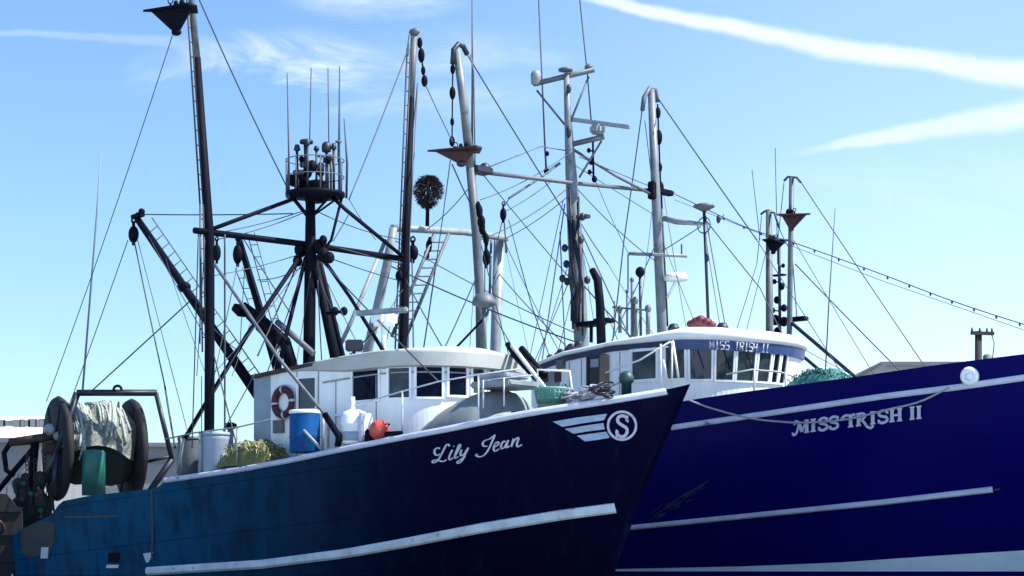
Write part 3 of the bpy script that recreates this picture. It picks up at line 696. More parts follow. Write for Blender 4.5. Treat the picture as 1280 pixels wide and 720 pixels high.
# grey whaleback shelter on the foredeck
bm = bmesh.new()
c0 = F1.at_y(560, 530, -.9); c0.z = H1.zr(c0.x) - .6
nx, ny = 22, 14; g = []
for i in range(nx + 1):
    row = []
    for j in range(ny + 1):
        a = math.pi * j / ny; t = i / nx; h = (math.sin(math.pi * min(t * .62 + .02, .5)) ** .75) * (1 if t < .78 else 1 - .55 * ((t - .78) / .22) ** 2)
        row.append(bm.verts.new((c0.x - 1.0 + 3.3 * t, c0.y - 1.35 * math.cos(a) * (.55 + .45 * h), c0.z + 1.72 * h * math.sin(a) ** .7 + .015 * math.sin(i * 2.2))))
    g.append(row)
for i in range(nx):
    for j in range(ny): f = bm.faces.new((g[i][j], g[i + 1][j], g[i + 1][j + 1], g[i][j + 1])); f.smooth = True
bm.faces.new(g[0]); bm.faces.new(g[-1][::-1]); bmesh.ops.recalc_face_normals(bm, faces=bm.faces[:])
link('foredeck_shelter', bm, CANVAS, lily)
bm = bmesh.new(); q = F1.at_y(634, 482, -1.1)
box(bm, q, (1.15, 1.2, .14), bevel=.04); box(bm, q + V(-.1, 0, .2), (.8, .8, .12), bevel=.03); link('hatch_cover', bm, PALE, lily)
# foredeck clutter: cleats and a fairlead
for px, py in ((645, 510), (662, 508)):
    q = F1.at_y(px, py, -1.9); bm = bmesh.new(); tube(bm, [q - V(0, 0, .5), q - V(0, 0, .08)], .05, 8); tube(bm, [q + V(-.11, 0, -.1), q + V(.11, 0, -.1)], .035, 8); link('mooring_cleat', bm, BLACK, lily)
q = F1.at_y(783, 480, -.6); bm = bmesh.new(); lathe(bm, [(.11, -.5), (.11, .02), (.15, .03), (.165, .12), (.13, .22), (.05, .27)], 16, c=q); link('cowl_vent', bm, DGREEN, lily)
for k, (px, py) in enumerate(((716, 506), (736, 501), (752, 498))):
    q = F1.at_y(px, py, -1.3); bm = bmesh.new(); rr = random.Random(k)
    for j in range(9):
        c_ = q + V(rr.uniform(-.12, .12), rr.uniform(-.1, .1), .05 + .03 * j); A_ = V(1, 0, rr.uniform(-.5, .5)); torus(bm, c_, rr.uniform(.09, .17), .022, A_.normalized(), V(0, 1, rr.uniform(-.4, .4)).normalized(), 16, 6)
    link('rope_coil', bm, DKNAVY if k == 2 else ROPE, lily)
bars(lily, F1, ROPE, [('bow_line', [(690, 502, 'y', -1.2), (724, 496, 'y', -1.2), (758, 484, 'y', -.6), (782, 476, 'y', -.7)], .02)])
bars(lily, F1, WHITE, [('bow_rail', [(673, 497, 'y', -1.6), (672, 462, 'y', -1.6), (712, 464, 'y', -1.2), (716, 496, 'y', -1.2)], .025), ('anchor_stock', [(640, 432, 'y', .4), (682, 486, 'y', -.4)], .045)])
bars(lily, F1, BLACK, [('deck_crane', [(634, 430, 'y', .6), (646, 445, 'y', .5), (672, 470, 'y', 0)], [.06, .10, .13]), ('deck_crane', [(652, 436, 'y', .9), (680, 470, 'y', .4)], .08)])

# ---- mast, spreader, braces
bars(lily, F1, BLACK, [
    ('mast', [(388, 236, 'y', 0), (388, 320, 'y', 0), (386, 470, 'y', 0), (386, 560, 'y', 0)], [.11, .14, .15, .15], 14),
    ('spreader_bar', [(243, 288, 'x', -6.35), (380, 305, 'y', 0), (512, 325, 'x', -5.8)], .075),
    ('mast_brace', [(266, 286, 'x', -6.3), (366, 249, 'y', 0)], .05), ('mast_brace', [(414, 245, 'y', .2), (432, 262, 'y', .2), (504, 321, 'x', -5.8)], .05),
    ('mast_brace', [(362, 242, 'y', -.3), (386, 272, 'y', 0)], .05), ('mast_brace', [(428, 244, 'y', .5), (414, 300, 'y', .2), (400, 318, 'y', 0)], .035),
    ('mast_leg', [(384, 308, 'y', 0), (308, 420, 'y', -1.6), (231, 548, 'x', -7.4)], .055), ('mast_leg', [(382, 322, 'y', 0), (352, 442, 'y', -.9), (345, 480, 'y', -1.1)], .05),
    ('mast_leg', [(394, 330, 'y', 0), (420, 452, 'y', .8), (424, 480, 'y', .9)], [.10, .13, .13]), ('mast_leg', [(400, 330, 'y', .2), (430, 452, 'y', 1.2), (436, 480, 'y', 1.3)], .07),
    ('mast_leg', [(405, 325, 'y', 0), (438, 372, 'y', -.6), (480, 440, 'y', -1.4)], .045),
    ('brace_strut', [(406, 518, 'y', -3.12), (424, 546, 'y', -3.12), (422, 558, 'y', -3.12)], .075),
    ('winch_arm', [(305, 380, 'y', -.6), (330, 404, 'y', -.5), (356, 428, 'y', -.4), (366, 462, 'y', -.4)], [.06, .15, .16, .16]),
    ('winch_arm', [(340, 442, 'y', -1.2), (352, 420, 'y', -1), (362, 430, 'y', -.9)], .07)])
bars(lily, F1, GREY, [('brace_strut', [(268, 330, 'y', -3.05), (350, 450, 'y', -3.1), (409, 522, 'y', -3.1)], .04), ('derrick_strut', [(346, 402, 'y', -.4), (392, 442, 'y', -.2)], .075)])
bm = bmesh.new()
for px, py, r in ((376, 312, .16), (398, 308, .15), (404, 318, .15), (372, 326, .12), (412, 322, .12), (392, 330, .2), (404, 300, .1)): ball(bm, F1.at_y(px, py, random.uniform(-.25, .2)), r, r, r * 1.2)
link('block_cluster', bm, BLACK, lily)
bm = bmesh.new()
for px, py in ((300, 388), (318, 398), (330, 412), (344, 424)): box(bm, F1.at_y(px, py, -.5), (.34, .3, .2), Matrix.Rotation(R(38), 3, 'Y'), bevel=.03)
link('hydraulic_gear', bm, BLACK, lily)
# crow's nest and the instruments on it
c = F1.at_y(394, 243, 0)
bm = bmesh.new(); lathe(bm, [(.18, -.20), (.26, -.10), (.72, -.05), (.72, .04), (.3, .05)], 22, c=c); nest = link('mast_platform', bm, BLACK, lily)
bm = bmesh.new()
for zz in (.42, .82): torus(bm, c + V(0, 0, zz), .70, .013, V(1, 0, 0), V(0, 1, 0), 26, 6)
for k in range(7): a = 2 * math.pi * k / 7 + .3; tube(bm, [c + V(.70 * math.cos(a), .70 * math.sin(a), 0), c + V(.70 * math.cos(a), .70 * math.sin(a), .85)], .014, 6)
link('guard_ring', bm, GREY, nest)
bars(nest, F1, WIRE, [('whip_antenna', [(360, 248, 'y', -.6), (361, 195, 'y', -.6), (359, 92, 'y', -.6)], [.05, .022, .012], 6), ('whip_antenna', [(387, 178, 'y', -.1), (389, 85, 'y', -.1)], .013, 6), ('whip_antenna', [(411, 180, 'y', .3), (410, 85, 'y', .3)], .013, 6),
                      ('whip_antenna', [(424, 250, 'y', .5), (424, 178, 'y', .5), (424.5, 83, 'y', .5)], [.03, .028, .013], 6), ('whip_antenna', [(433, 248, 'y', .7), (434, 205, 'y', .7), (430, 148, 'y', .7)], [.03, .03, .012], 6)])
def dish(parent, fr, p, r, h, drop, m=GREY, name='satellite_dome', post=.025):
    q = fr.pt(p); bm = bmesh.new(); lathe(bm, [(r * .25, -h * .6), (r * .92, -h * .45), (r, 0), (r * .85, h * .35), (r * .3, h * .55)], 18, c=q); tube(bm, [q - V(0, 0, h * .4), q - V(0, 0, drop)], post, 8)
    return link(name, bm, m, parent)
dish(nest, F1, (383, 177, 'y', -.15), .17, .11, 1.25, DKNAVY, post=.045); dish(nest, F1, (408, 184, 'y', .25), .12, .24, 1.1, DKNAVY, post=.03); dish(nest, F1, (423, 177, 'y', .5), .08, .05, .5, GREY); dish(nest, F1, (401, 195, 'y', .1), .09, .05, .4, GREY, 'gps_antenna')
lamps(nest, F1, [(377, 199, -.1, .07, 383), (411, 200, .25, .07, 408), (390, 208, -.1, .13, 384), (376, 228, -.1, .2, 384), (384, 216, -.15, .12, 384), (366, 226, -.2, .12, 384)])
bm = bmesh.new(); box(bm, F1.at_y(394, 234, 0), (.5, .4, .3), bevel=.04); link('junction_box', bm, BLACK, nest)
bm = bmesh.new(); q = F1.at_y(372, 224, -.25); box(bm, q, (.5, .34, .2), Matrix.Rotation(R(20), 3, 'Z'), bevel=.05); tube(bm, [q, q - V(0, 0, .4)], .05, 8); link('search_lamp', bm, BLACK, nest)
bm = bmesh.new(); q = F1.at_y(401, 212, .1); box(bm, q, (.16, .16, .34), bevel=.04); tube(bm, [q, q - V(0, 0, .6)], .035, 8); link('horn', bm, BLACK, nest)
bars(nest, F1, BLACK, [('lamp_stem', [(382, 180, 'y', -.1), (384, 245, 'y', -.1)], .05)])

rr = random.Random(33)
for k in range(9):                                                  # small aerials, horns and lamps crowded inside the ring
    a = 2 * math.pi * k / 9 + .2; p = c + V(.45 * math.cos(a), .45 * math.sin(a), .04); h_ = rr.uniform(.35, 1.15); bm = bmesh.new(); tube(bm, [p, p + V(0, 0, h_)], rr.uniform(.018, .035), 7)
    if k % 2: lathe(bm, [(.03, h_ - .02), (rr.uniform(.06, .11), h_ + .02), (.05, h_ + rr.uniform(.08, .18))], 10, c=p)
    else: box(bm, p + V(0, 0, h_), (rr.uniform(.14, .26), .1, rr.uniform(.1, .18)), Matrix.Rotation(rr.uniform(0, 3), 3, 'Z'), bevel=.02)
    link('small_aerial', bm, DKNAVY, nest)
for k in range(5):
    a = 2 * math.pi * k / 5; bm = bmesh.new(); tube(bm, [c + V(.6 * math.cos(a), .6 * math.sin(a), -.04), F1.at_y(388, 272, 0)], .03, 6); link('platform_strut', bm, BLACK, nest)
# ---- outriggers
ax = -6.35
bm = bmesh.new(); tube(bm, [F1.at_x(*p, ax) for p in ((261, 592), (262, 480), (262, 300), (246, 72))], [.12, .12, .115, .09], 14); out_s = link('outrigger', bm, BLACK, lily)
bm = bmesh.new(); tube(bm, [F1.at_x(246, 72, ax), F1.at_x(239, -2, ax), F1.at_x(236, -40, ax)], [.085, .075, .07], 12); link('outrigger_tip', bm, GREY, out_s)
bm = bmesh.new(); ladder(bm, F1.at_x(250, 430, ax), F1.at_x(250, 250, ax), V(0, -1, 0), .001, rail2=False); p = F1.at_x(253, 440, ax); q = F1.at_x(250, 255, ax); s2 = F1.at_x(231, -40, ax)
ladder(bm, p, q, V(0, .1, 0), .10, .02); ladder(bm, q, s2, V(0, .1, .02), .10, .022); link('ladder', bm, DKNAVY, out_s)
ap = -5.8
bm = bmesh.new(); tube(bm, [F1.at_x(*p, ap) for p in ((502, 500), (503, 440), (507, 300), (514, 122))], [.12, .12, .115, .085], 14); out_p = link('outrigger', bm, BLACK, lily)
bm = bmesh.new(); tube(bm, [F1.at_x(514, 122, ap), F1.at_x(518, 42, ap)], [.085, .09], 12); ball(bm, F1.at_x(518, 40, ap), .16, .12, .1); tube(bm, [F1.at_x(512, 44, ap), F1.at_x(509, 70, ap)], .03, 8); link('outrigger_tip', bm, GREY, out_p)
bm = bmesh.new(); ladder(bm, F1.at_x(494, 436, ap), F1.at_x(509, 60, ap), V(0, .2, 0), .13, .022, .36); link('ladder', bm, DKNAVY, out_p)
bars(out_p, F1, GREY, [('guy_rod', [(510, 440, 'x', -5.7), (512, 300, 'x', -5.7), (522, 110, 'x', -5.7)], .016, 6)])
tackle(out_p, F1.at_x(524, 48, ap), F1.at_x(531, 104, ap), .06)
block(lily, F1.at_x(516, 316, ap), .16, .42); block(lily, F1.at_x(499, 345, ap), .11, .3); block(lily, F1.at_y(271, 316, -3), .11, .4); block(lily, F1.at_y(297, 318, .2), .14, .5)
# ladder boom over the after deck
bt_, bb_ = F1.at_y(172, 274, 0), F1.at_y(330, 505, 0)
bm = bmesh.new(); tube(bm, [bt_, bb_], [.09, .14], 12); boom = link('ladder_boom', bm, BLACK, lily)
up = V(.55, 0, .45)
bm = bmesh.new(); ladder(bm, bt_.lerp(bb_, .04) + up * .1, bt_.lerp(bb_, .95) + up * .1, V(.5, .25, .42), .28, .016, .32); link('ladder', bm, GREY, boom)
bm = bmesh.new(); tube(bm, [bt_ + V(-.2, 0, .08), bt_ + V(.22, 0, .1)], .07, 8); ball(bm, bt_ + V(.16, 0, .18), .09); ball(bm, bt_ + V(-.12, .1, .14), .07); link('boom_head', bm, BLACK, boom); bm = bmesh.new(); ball(bm, bt_.lerp(bb_, .38), .2, .16, .14); link('boom_collar', bm, BLACK, boom)
block(lily, F1.at_y(167, 293, 0), .16, .46)
b2t, b2b = F1.at_y(297, 293, .4), F1.at_y(347, 462, .2)
bm = bmesh.new(); tube(bm, [b2t, b2b], [.08, .12], 12); boom2 = link('ladder_boom', bm, BLACK, lily)
bm = bmesh.new(); ladder(bm, b2t + V(.35, 0, 0), b2b + V(.25, 0, 0), V(1, .2, 0), .22, .014, .34); ladder(bm, F1.at_y(294, 335, .6), F1.at_y(318, 400, .5), V(1, .2, 0), .22, .014, .3); link('ladder', bm, GREY, boom2)

WIRES1 = [((217, 40, 'x', ax), (58, 502, 'y', -2.2), .15), ((245, -10, 'x', ax), (366, 248, 'y', -.3), .1), ((510, 62, 'x', ap), (436, 250, 'y', .3), .05),
    ((160, 300, 'y', 0), (86, 508, 'd', DR)), ((168, 302, 'y', 0), (206, 482, 'y', -2.2)), ((206, 482, 'y', -2.2), (219, 560, 'y', -2.8), 0, .022), ((172, 300, 'y', 0), (236, 545, 'y', -2.8)), ((182, 268, 'y', 0), (366, 267, 'y', 0), .0, .014),
    ((112, 491, 'd', DF), (240, 374, 'y', 0)), ((184, 292, 'y', 0), (263, 432, 'x', ax)), ((281, 293, 'x', -6.2), (281, 580, 'y', -2.6), 0, .016),
    ((267, 300, 'x', ax), (262, 400, 'y', -2.6)), ((297, 330, 'y', .2), (266, 478, 'x', ax)), ((304, 298, 'y', .4), (366, 396, 'y', 0)),
    ((264, 345, 'x', ax), (380, 316, 'y', 0), .05), ((272, 291, 'x', ax), (384, 262, 'y', 0)), ((264, 430, 'x', ax), (303, 585, 'y', -2.9)),
    ((372, 330, 'y', 0), (322, 445, 'y', -1.5)), ((397, 350, 'y', 0), (402, 450, 'y', .3)), ((392, 315, 'y', 0), (503, 352, 'x', ap), .03), ((392, 300, 'y', 0), (505, 330, 'x', ap), .03),
    ((436, 268, 'y', .3), (416, 302, 'y', .2)), ((505, 345, 'x', ap), (560, 446, 'y', .5), 0, .018), ((500, 350, 'x', ap), (478, 446, 'y', -.5)), ((515, 322, 'x', ap), (517, 448, 'y', .5)),
    ((478, 402, 'y', -1.2), (430, 450, 'y', -1.2)), ((396, 320, 'y', 0), (548, 477, 'y', -2.7)),
    ((234, 548, 'y', -2.95), (308, 420, 'y', -1.6)), ((257, 575, 'y', -2.9), (319, 466, 'y', -2.3))]
rr = random.Random(5)
WIRES1 += [((388, 262, 'y', 0), (268, 300, 'x', ax), .08, .009), ((392, 262, 'y', 0), (505, 300, 'x', ap), .1, .009), ((386, 318, 'y', 0), (264, 470, 'x', ax), .12, .009), ((394, 322, 'y', 0), (456, 448, 'y', -1.0), 0, .010),
    ((384, 320, 'y', 0), (334, 466, 'y', -1.5), 0, .010), ((390, 330, 'y', 0), (370, 458, 'y', -1.2), .02, .009), ((392, 330, 'y', 0), (440, 448, 'y', .4), 0, .009), ((248, 290, 'x', ax), (240, 560, 'y', -2.9), .0, .010), ((256, 300, 'x', ax), (246, 470, 'y', -3.1), .03, .009), ((252, 470, 'y', -3.1), (252, 560, 'y', -3.0), 0, .010),
    ((240, 372, 'y', 0), (300, 440, 'y', -.6), .15, .009), ((206, 320, 'y', 0), (258, 470, 'x', ax), .06, .009), ((306, 330, 'y', .4), (300, 430, 'y', 0), .0, .009), ((322, 350, 'y', .3), (384, 330, 'y', 0), .10, .010), ((316, 395, 'y', -.4), (290, 470, 'y', -1.5), .0, .010), ((352, 425, 'y', -.4), (340, 470, 'y', -1.3), .0, .012),
    ((437, 250, 'y', .4), (470, 300, 'x', ap), .05, .009), ((505, 360, 'x', ap), (444, 446, 'y', -.8), .0, .010), ((500, 300, 'x', ap), (494, 440, 'x', ap), .0, .010), ((522, 104, 'x', ap), (512, 200, 'x', ap), 0, .012), ((531, 104, 'x', ap), (566, 178, 'y', 3.6), .0, .011)]
wires(lily, F1, WIRES1)
bars(lily, F1, FAINT, [('whip_antenna', [(103, 491, 'd', DF), (121, 268, 'd', DF), (126, 190, 'd', DF)], [.03, .026, .012], 6)])
# radar scanner and lamps on the wheelhouse roof
q = F1.at_y(480, 404, -1.2); bm = bmesh.new(); tube(bm, [F1.at_y(479, 445, -1.2), q], .06, 10); box(bm, q + V(0, 0, .1), (.5, .5, .34), bevel=.08); radar = link('radar_scanner', bm, WHITE, lily)
bm = bmesh.new(); a, b = F1.at_d(446, 388, 47.6), F1.at_d(509, 391, 46.9); d = (b - a); box(bm, (a + b) / 2, (d.length, .14, .12), Matrix.Rotation(math.atan2(d.y, d.x), 3, 'Z'), bevel=.03); link('scanner_bar', bm, PALE, radar)
q = F1.at_y(443, 432, -1.8); bm = bmesh.new(); box(bm, q, (.4, .2, .26), Matrix.Rotation(R(40), 3, 'Z'), bevel=.03); tube(bm, [q, q - V(0, 0, .45)], .035, 8); link('flood_lamp', bm, DKNAVY, lily)
bm = bmesh.new()
for px in (419, 430): ball(bm, F1.at_y(px, 389, .2), .09, .09, .11)
tube(bm, [F1.at_y(405, 392, .4), F1.at_y(432, 389, .2)], .04, 8); link('deck_lamp', bm, BLACK, lily)
q = F1.at_y(605, 378, 1.0); bm = bmesh.new(); lathe(bm, [(.1, -.14), (.28, -.05), (.28, .02), (.2, .18), (.06, .22)], 18, c=q); tube(bm, [q - V(0, 0, .1), F1.at_y(606, 446, 1.0)], .05, 8); tube(bm, [q + V(.05, .1, -.15), F1.at_y(598, 445, 1.0)], .03, 8); link('satellite_dome', bm, GREY, lily)
bm = bmesh.new(); a = F1.at_y(605, 398, 1.0); b = F1.at_y(564, 441, .5); tube(bm, [a, b], .03, 6); ball(bm, b, .07); link('roof_stay', bm, BLACK, lily)

# ---- net reel and stern gear
rc = F1.at_d(118, 562, DR)
reel = empty('net_reel', (0, 0, 0)); reel.parent = lily
reel.location = rc; reel.rotation_euler = (0, 0, R(-24))
reel['label'] = 'big dark net reel on the stern'
YL, YR = -.98, .98
for yy in (YL, YR):
    bm = bmesh.new(); lathe(bm, [(.2, yy - .10), (1.32, yy - .10), (1.38, yy), (1.32, yy + .10), (.2, yy + .10)], 40, axis='Y')
    for k in range(6): a = math.pi * k / 3; box(bm, V(.7 * math.cos(a), yy, .7 * math.sin(a)), (1.1, .26, .1), Matrix.Rotation(-a, 3, 'Y'))
    link('flange', bm, DKRUST, reel)
bm = bmesh.new(); tube(bm, [V(0, YL - .35, 0), V(0, YR + .35, 0)], .16, 14); link('axle', bm, RUST, reel)
bm = bmesh.new(); lathe(bm, [(.3, YL + .1), (.82, YL + .12), (.94, -.5), (.9, 0), (.96, .45), (.84, YR - .12), (.3, YR - .1)], 40, axis='Y'); link('wound_core', bm, NETD, reel)
def wound_net():
    bm = bmesh.new(); g = []; nu, nv = 40, 30
    def prof(t, a):
        return .98 + .24 * math.sin(math.pi * t) ** .6 + .05 * math.sin(11 * t + 1.7 * math.sin(2 * a)) + .035 * math.sin(23 * t + 3 * a)
    for j in range(nv + 1):
        row = []; t = j / nv; y = YL + .14 + (YR - YL - .28) * t
        a0 = R(-14 + 16 * math.sin(3.1 * t + .4)); a1 = R(195)
        for i in range(nu + 1):
            a = a0 + (a1 - a0) * i / nu; r = prof(t, a) + random.uniform(-.02, .02); row.append(bm.verts.new((r * math.cos(a), y + .05 * math.sin(3 * a), r * math.sin(a))))
        g.append(row)
    for j in range(nv):
        for i in range(nu): f = bm.faces.new((g[j][i], g[j][i + 1], g[j + 1][i + 1], g[j + 1][i])); f.smooth = True
    r_ = bmesh.ops.solidify(bm, geom=bm.faces[:], thickness=.10)
    for k in range(46):                                              # twine and folds lying over it
        y = random.uniform(YL + .25, YR - .25); a0 = R(random.uniform(-18, 70)); sk = random.uniform(-.3, .3); n_ = random.randint(6, 13); w_ = random.uniform(.016, .045)
        tube(bm, [V((prof((y - YL) / (YR - YL), a0 + t) + .02) * math.cos(a0 + t), max(min(y + sk * t, YR - .2), YL + .2), (prof((y - YL) / (YR - YL), a0 + t) + .02) * math.sin(a0 + t)) for t in [R(9) * i for i in range(n_)]], w_, 6)
    bmesh.ops.recalc_face_normals(bm, faces=bm.faces[:])
    o = link('fishing_net', bm, NETW); o.location = F1.world(rc); o.rotation_euler = (0, 0, -F1.th + R(-24)); return o
tag(wound_net(), 'pale green trawl net wound on the dark stern reel', 'fishing net')
bm = bmesh.new()
for a, b in (((96, 491), (196, 491)), ((97, 491), (72, 566)), ((72, 566), (66, 620)), ((195, 491), (215, 574)), ((215, 574), (186, 616))):
    p, q = F1.at_d(*a, DF), F1.at_d(*b, DF); tube(bm, [p, q], .085, 4)
link('reel_frame', bm, DKNAVY, reel).matrix_parent_inverse = (Matrix.Translation(rc) @ Matrix.Rotation(R(-24), 4, 'Z')).inverted()
bm = bmesh.new(); q = F1.at_d(147, 487, DF); torus(bm, q, .10, .035, V(math.cos(R(40)), math.sin(R(40)), 0), V(0, 0, 1), 16, 8); link('lifting_eye', bm, BLACK, lily)
bm = bmesh.new(); q = F1.at_d(117, 566, DF - .1); lathe(bm, [(.30, -1.1), (.30, .0), (.26, .06), (.1, .08)], 22, c=q); 
link('green_bollard', bm, TEALP, lily)
bm = bmesh.new(); tube(bm, [F1.at_d(180, 578, DR), F1.at_d(216, 570, DR)], .04, 8); link('stern_rail', bm, DKNAVY, lily)
# hydraulic arm, hoses and gallows on the quarter
D0 = DR - .6
bars(lily, F1, RUST, [('hydraulic_arm', [(12, 553, 'd', D0), (44, 549, 'd', D0), (76, 543, 'd', D0)], [.11, .13, .09])])
bars(lily, F1, BLACK, [('hydraulic_hose', [(14, 552, 'd', D0), (5, 566, 'd', D0), (8, 588, 'd', D0), (18, 594, 'd', D0)], .07), ('gallows_leg', [(-6, 618, 'd', D0), (18, 588, 'd', D0), (42, 560, 'd', D0)], .07), ('gallows_leg', [(44, 552, 'd', D0), (40, 600, 'd', D0), (46, 640, 'd', D0)], .11)])
bars(lily, F1, GREY, [('gallows_chain', [(48, 608, 'd', D0 - .2), (52, 630, 'd', D0 - .2), (51, 648, 'd', D0 - .2)], .035), ('reel_strut', [(75, 556, 'd', D0), (58, 592, 'd', D0)], .05)])
bm = bmesh.new(); q = F1.at_d(62, 537, D0 - .2); ball(bm, q, .2, .12, .16); ball(bm, F1.at_d(72, 545, D0 - .2), .12); link('hydraulic_motor', bm, PALE, lily)
# rusty trawl door slung off the quarter
def trawl_door():
    bm = bmesh.new(); out = [(-.75, -1.2), (.5, -1.2), (.85, -.6), (.85, .5), (.45, 1.0), (-.6, 1.0), (-.95, .4), (-.95, -.7)]
    a = [bm.verts.new((x, -.07, z)) for x, z in out]; b = [bm.verts.new((x, .07, z)) for x, z in out]
    bm.faces.new(a); bm.faces.new(b[::-1])
    for k in range(8): bm.faces.new((a[k], b[k], b[(k + 1) % 8], a[(k + 1) % 8]))
    for z in (-.7, 0, .6): box(bm, V(0, -.1, z), (1.7, .08, .12))
    bmesh.ops.recalc_face_normals(bm, faces=bm.faces[:])
    root = empty('trawl_door', F1.world(F1.at_d(-14, 666, D0 - .9)), R(6), 'rusty dark trawl door slung at the far left off the stern', 'trawl door')
    link('door_plate', bm, DKRUST, root)
    bm = bmesh.new(); box(bm, V(0, 0, -1.27), (1.5, .26, .16), bevel=.03); link('shoe', bm, RUST, root)
    bm = bmesh.new(); torus(bm, V(.1, -.14, .1), .3, .05, V(1, 0, 0), V(0, -.5, .85), 18, 8); link('bracket', bm, RUST, root)
    bm = bmesh.new(); box(bm, V(-.1, -.125, .22), (.7, .02, .07)); link('red_mark', bm, RED, root)
trawl_door()
bm = bmesh.new()
H1.decal(bm, [[(27, 663), (40, 657), (53, 651), (66, 652), (70, 657)], [(26, 678), (40, 676), (54, 673), (62, 672), (68, 676)], [(27, 692), (40, 697), (50, 695), (58, 690), (61, 697)]], .009); link('rust_patch', bm, MUD, hull1)
bm = bmesh.new(); lathe(bm, [(.34, -.14), (.5, -.1), (.5, .1), (.34, .14)], 22, c=F1.at_d(33, 640, D0 + .2), axis='Y'); link('towing_sheave', bm, DKRUST, lily)

# dark tangle of net, floats and chain hung on the quarter
bm = bmesh.new(); rr = random.Random(12)
for k in range(46):
    q = F1.at_d(rr.uniform(22, 62), rr.uniform(596, 650), D0 + rr.uniform(-.2, .5)); r_ = rr.uniform(.10, .22); ball(bm, q, r_, r_ * rr.uniform(.7, 1.2), r_ * rr.uniform(.8, 1.5), u=9, v=6)
for k in range(40):
    q = F1.at_d(rr.uniform(18, 64), rr.uniform(590, 640), D0 + rr.uniform(-.35, 0)); tube(bm, [q, q + V(rr.uniform(-.2, .2), 0, -.3), q + V(rr.uniform(-.3, .3), 0, -.75)], rr.uniform(.012, .03), 5)
link('net_bundle', bm, NETD, lily)
for k in range(7):
    bm = bmesh.new(); ball(bm, F1.at_d(rr.uniform(24, 60), rr.uniform(604, 646), D0 - .35), .085, u=12, v=8); link('net_float', bm, RUST if k % 3 else DGREEN, lily)
for px in (34, 44, 57):
    bm = bmesh.new(); a = F1.at_d(px, 560 + 8 * (px % 3), D0 - .25)
    for j in range(11): torus(bm, a - V(.012 * j * (px % 2), 0, .115 * j), .055, .016, V(1, 0, 0) if j % 2 else V(0, 1, 0), V(0, 0, 1), 10, 5)
    link('gallows_chain', bm, RUST, lily)
# ---- loose gear on deck
def drum(fr, q, r, h, m, lid, label, name='barrel', cat='barrel', rz=0, hoops=(.33, .66)):
    root = empty(name, fr.world(q), -fr.th + rz, label, cat); bm = bmesh.new()
    prof = [(r * .96, 0), (r, .03)]
    for k in hoops: prof += [(r, h * k - .03), (r * 1.035, h * k), (r, h * k + .03)]
    prof += [(r, h - .06), (r * .97, h - .02)]
    lathe(bm, prof, 28); link('barrel_body' if name == 'barrel' else 'tub_body', bm, m, root)
    bm = bmesh.new(); lathe(bm, [(r * 1.02, h - .03), (r * 1.04, h), (r * 1.02, h + .05), (r * .9, h + .06), (r * .2, h + .07)], 28); link('lid', bm, lid, root)
    return root
q = F1.at_y(381, 566, -2.78); zb = q.z; h = (570 - 520) / FPX * F1.world(q).y; drum(F1, q, .345, h, BLUEP, WHITE, 'blue plastic barrel with white lid beside the life ring', hoops=(.4,))
q = F1.at_y(270, 592, -2.72); drum(F1, q, .32, (590 - 541) / FPX * 50, BINGREY, BINGREY, 'pale blue grey tub on the after deck behind the rail', 'deck_tub', 'tub', hoops=(.9,))
q = F1.at_y(238, 594, -2.4); drum(F1, q, .30, .86, GREY, GREY, 'dark grey tub next to the outrigger foot', 'deck_tub', 'tub', hoops=())
q = F1.at_y(288, 572, -2.2)
root = empty('mushroom_vent', F1.world(q), 0, 'small black capped vent standing behind the pale blue tub', 'vent')
bm = bmesh.new(); tube(bm, [V(0, 0, -.2), V(0, 0, .7)], .07, 12); link('pipe', bm, PALE, root)
bm = bmesh.new(); lathe(bm, [(.08, .66), (.16, .72), (.15, .79), (.06, .83)], 16); link('cap', bm, BLACK, root)
def tote():
    q = F1.at_y(443, 556, -2.75); D = F1.world(q).y; w = 34 / FPX * D; h = 44 / FPX * D
    root = empty('liferaft_canister', F1.world(q), -F1.th, 'rounded white raft canister by the rail under the dark wheelhouse window', 'canister')
    bm = bmesh.new(); lathe(bm, [(.27, .0), (.31, .06), (.31, h * .52), (.325, h * .55), (.325, h * .6), (.31, h * .63), (.30, h * .8), (.24, h * .93), (.1, h)], 26); link('canister_shell', bm, WHITE, root)
    bm = bmesh.new(); lathe(bm, [(.315, h * .10), (.33, h * .12), (.33, h * .34), (.315, h * .36)], 26); link('lower_shade_band', bm, BINGREY, root)  # greyer band puts the canister's lower shade into its colour
    bm = bmesh.new(); box(bm, V(.36, -.02, h * .45), (.16, .34, h * .85), bevel=.03); link('cradle', bm, BRIGHT, root)
    bm = bmesh.new(); tube(bm, [V(-.05, 0, h - .05), V(-.05, 0, h + .28)], .05, 10); link('vent_pipe', bm, WHITE, root)
tote()
def life_ring():
    D = F1.world(W1.pt(W1.hit_l(357, 5), 4.8)).y; l = W1.hit_l(357, 5); z = W1.z_at(l, 503); c = W1.pt(l, z, .07)
    root = empty('life_ring', F1.world(c), -F1.th, 'maroon life ring hung on the white wheelhouse side', 'life ring')
    bm = bmesh.new(); torus(bm, V(0, 0, 0), .29, .085, V(1, 0, 0), V(0, 0, 1), 36, 10, mfun=lambda t: 1 if (t * 4) % 1 < .10 else 0); link('ring', bm, [RED, RINGW], root)
    bm = bmesh.new(); torus(bm, V(0, 0, 0), .395, .014, V(1, 0, 0), V(0, 0, 1), 36, 6); link('grab_rope', bm, ROPE, root)
life_ring()
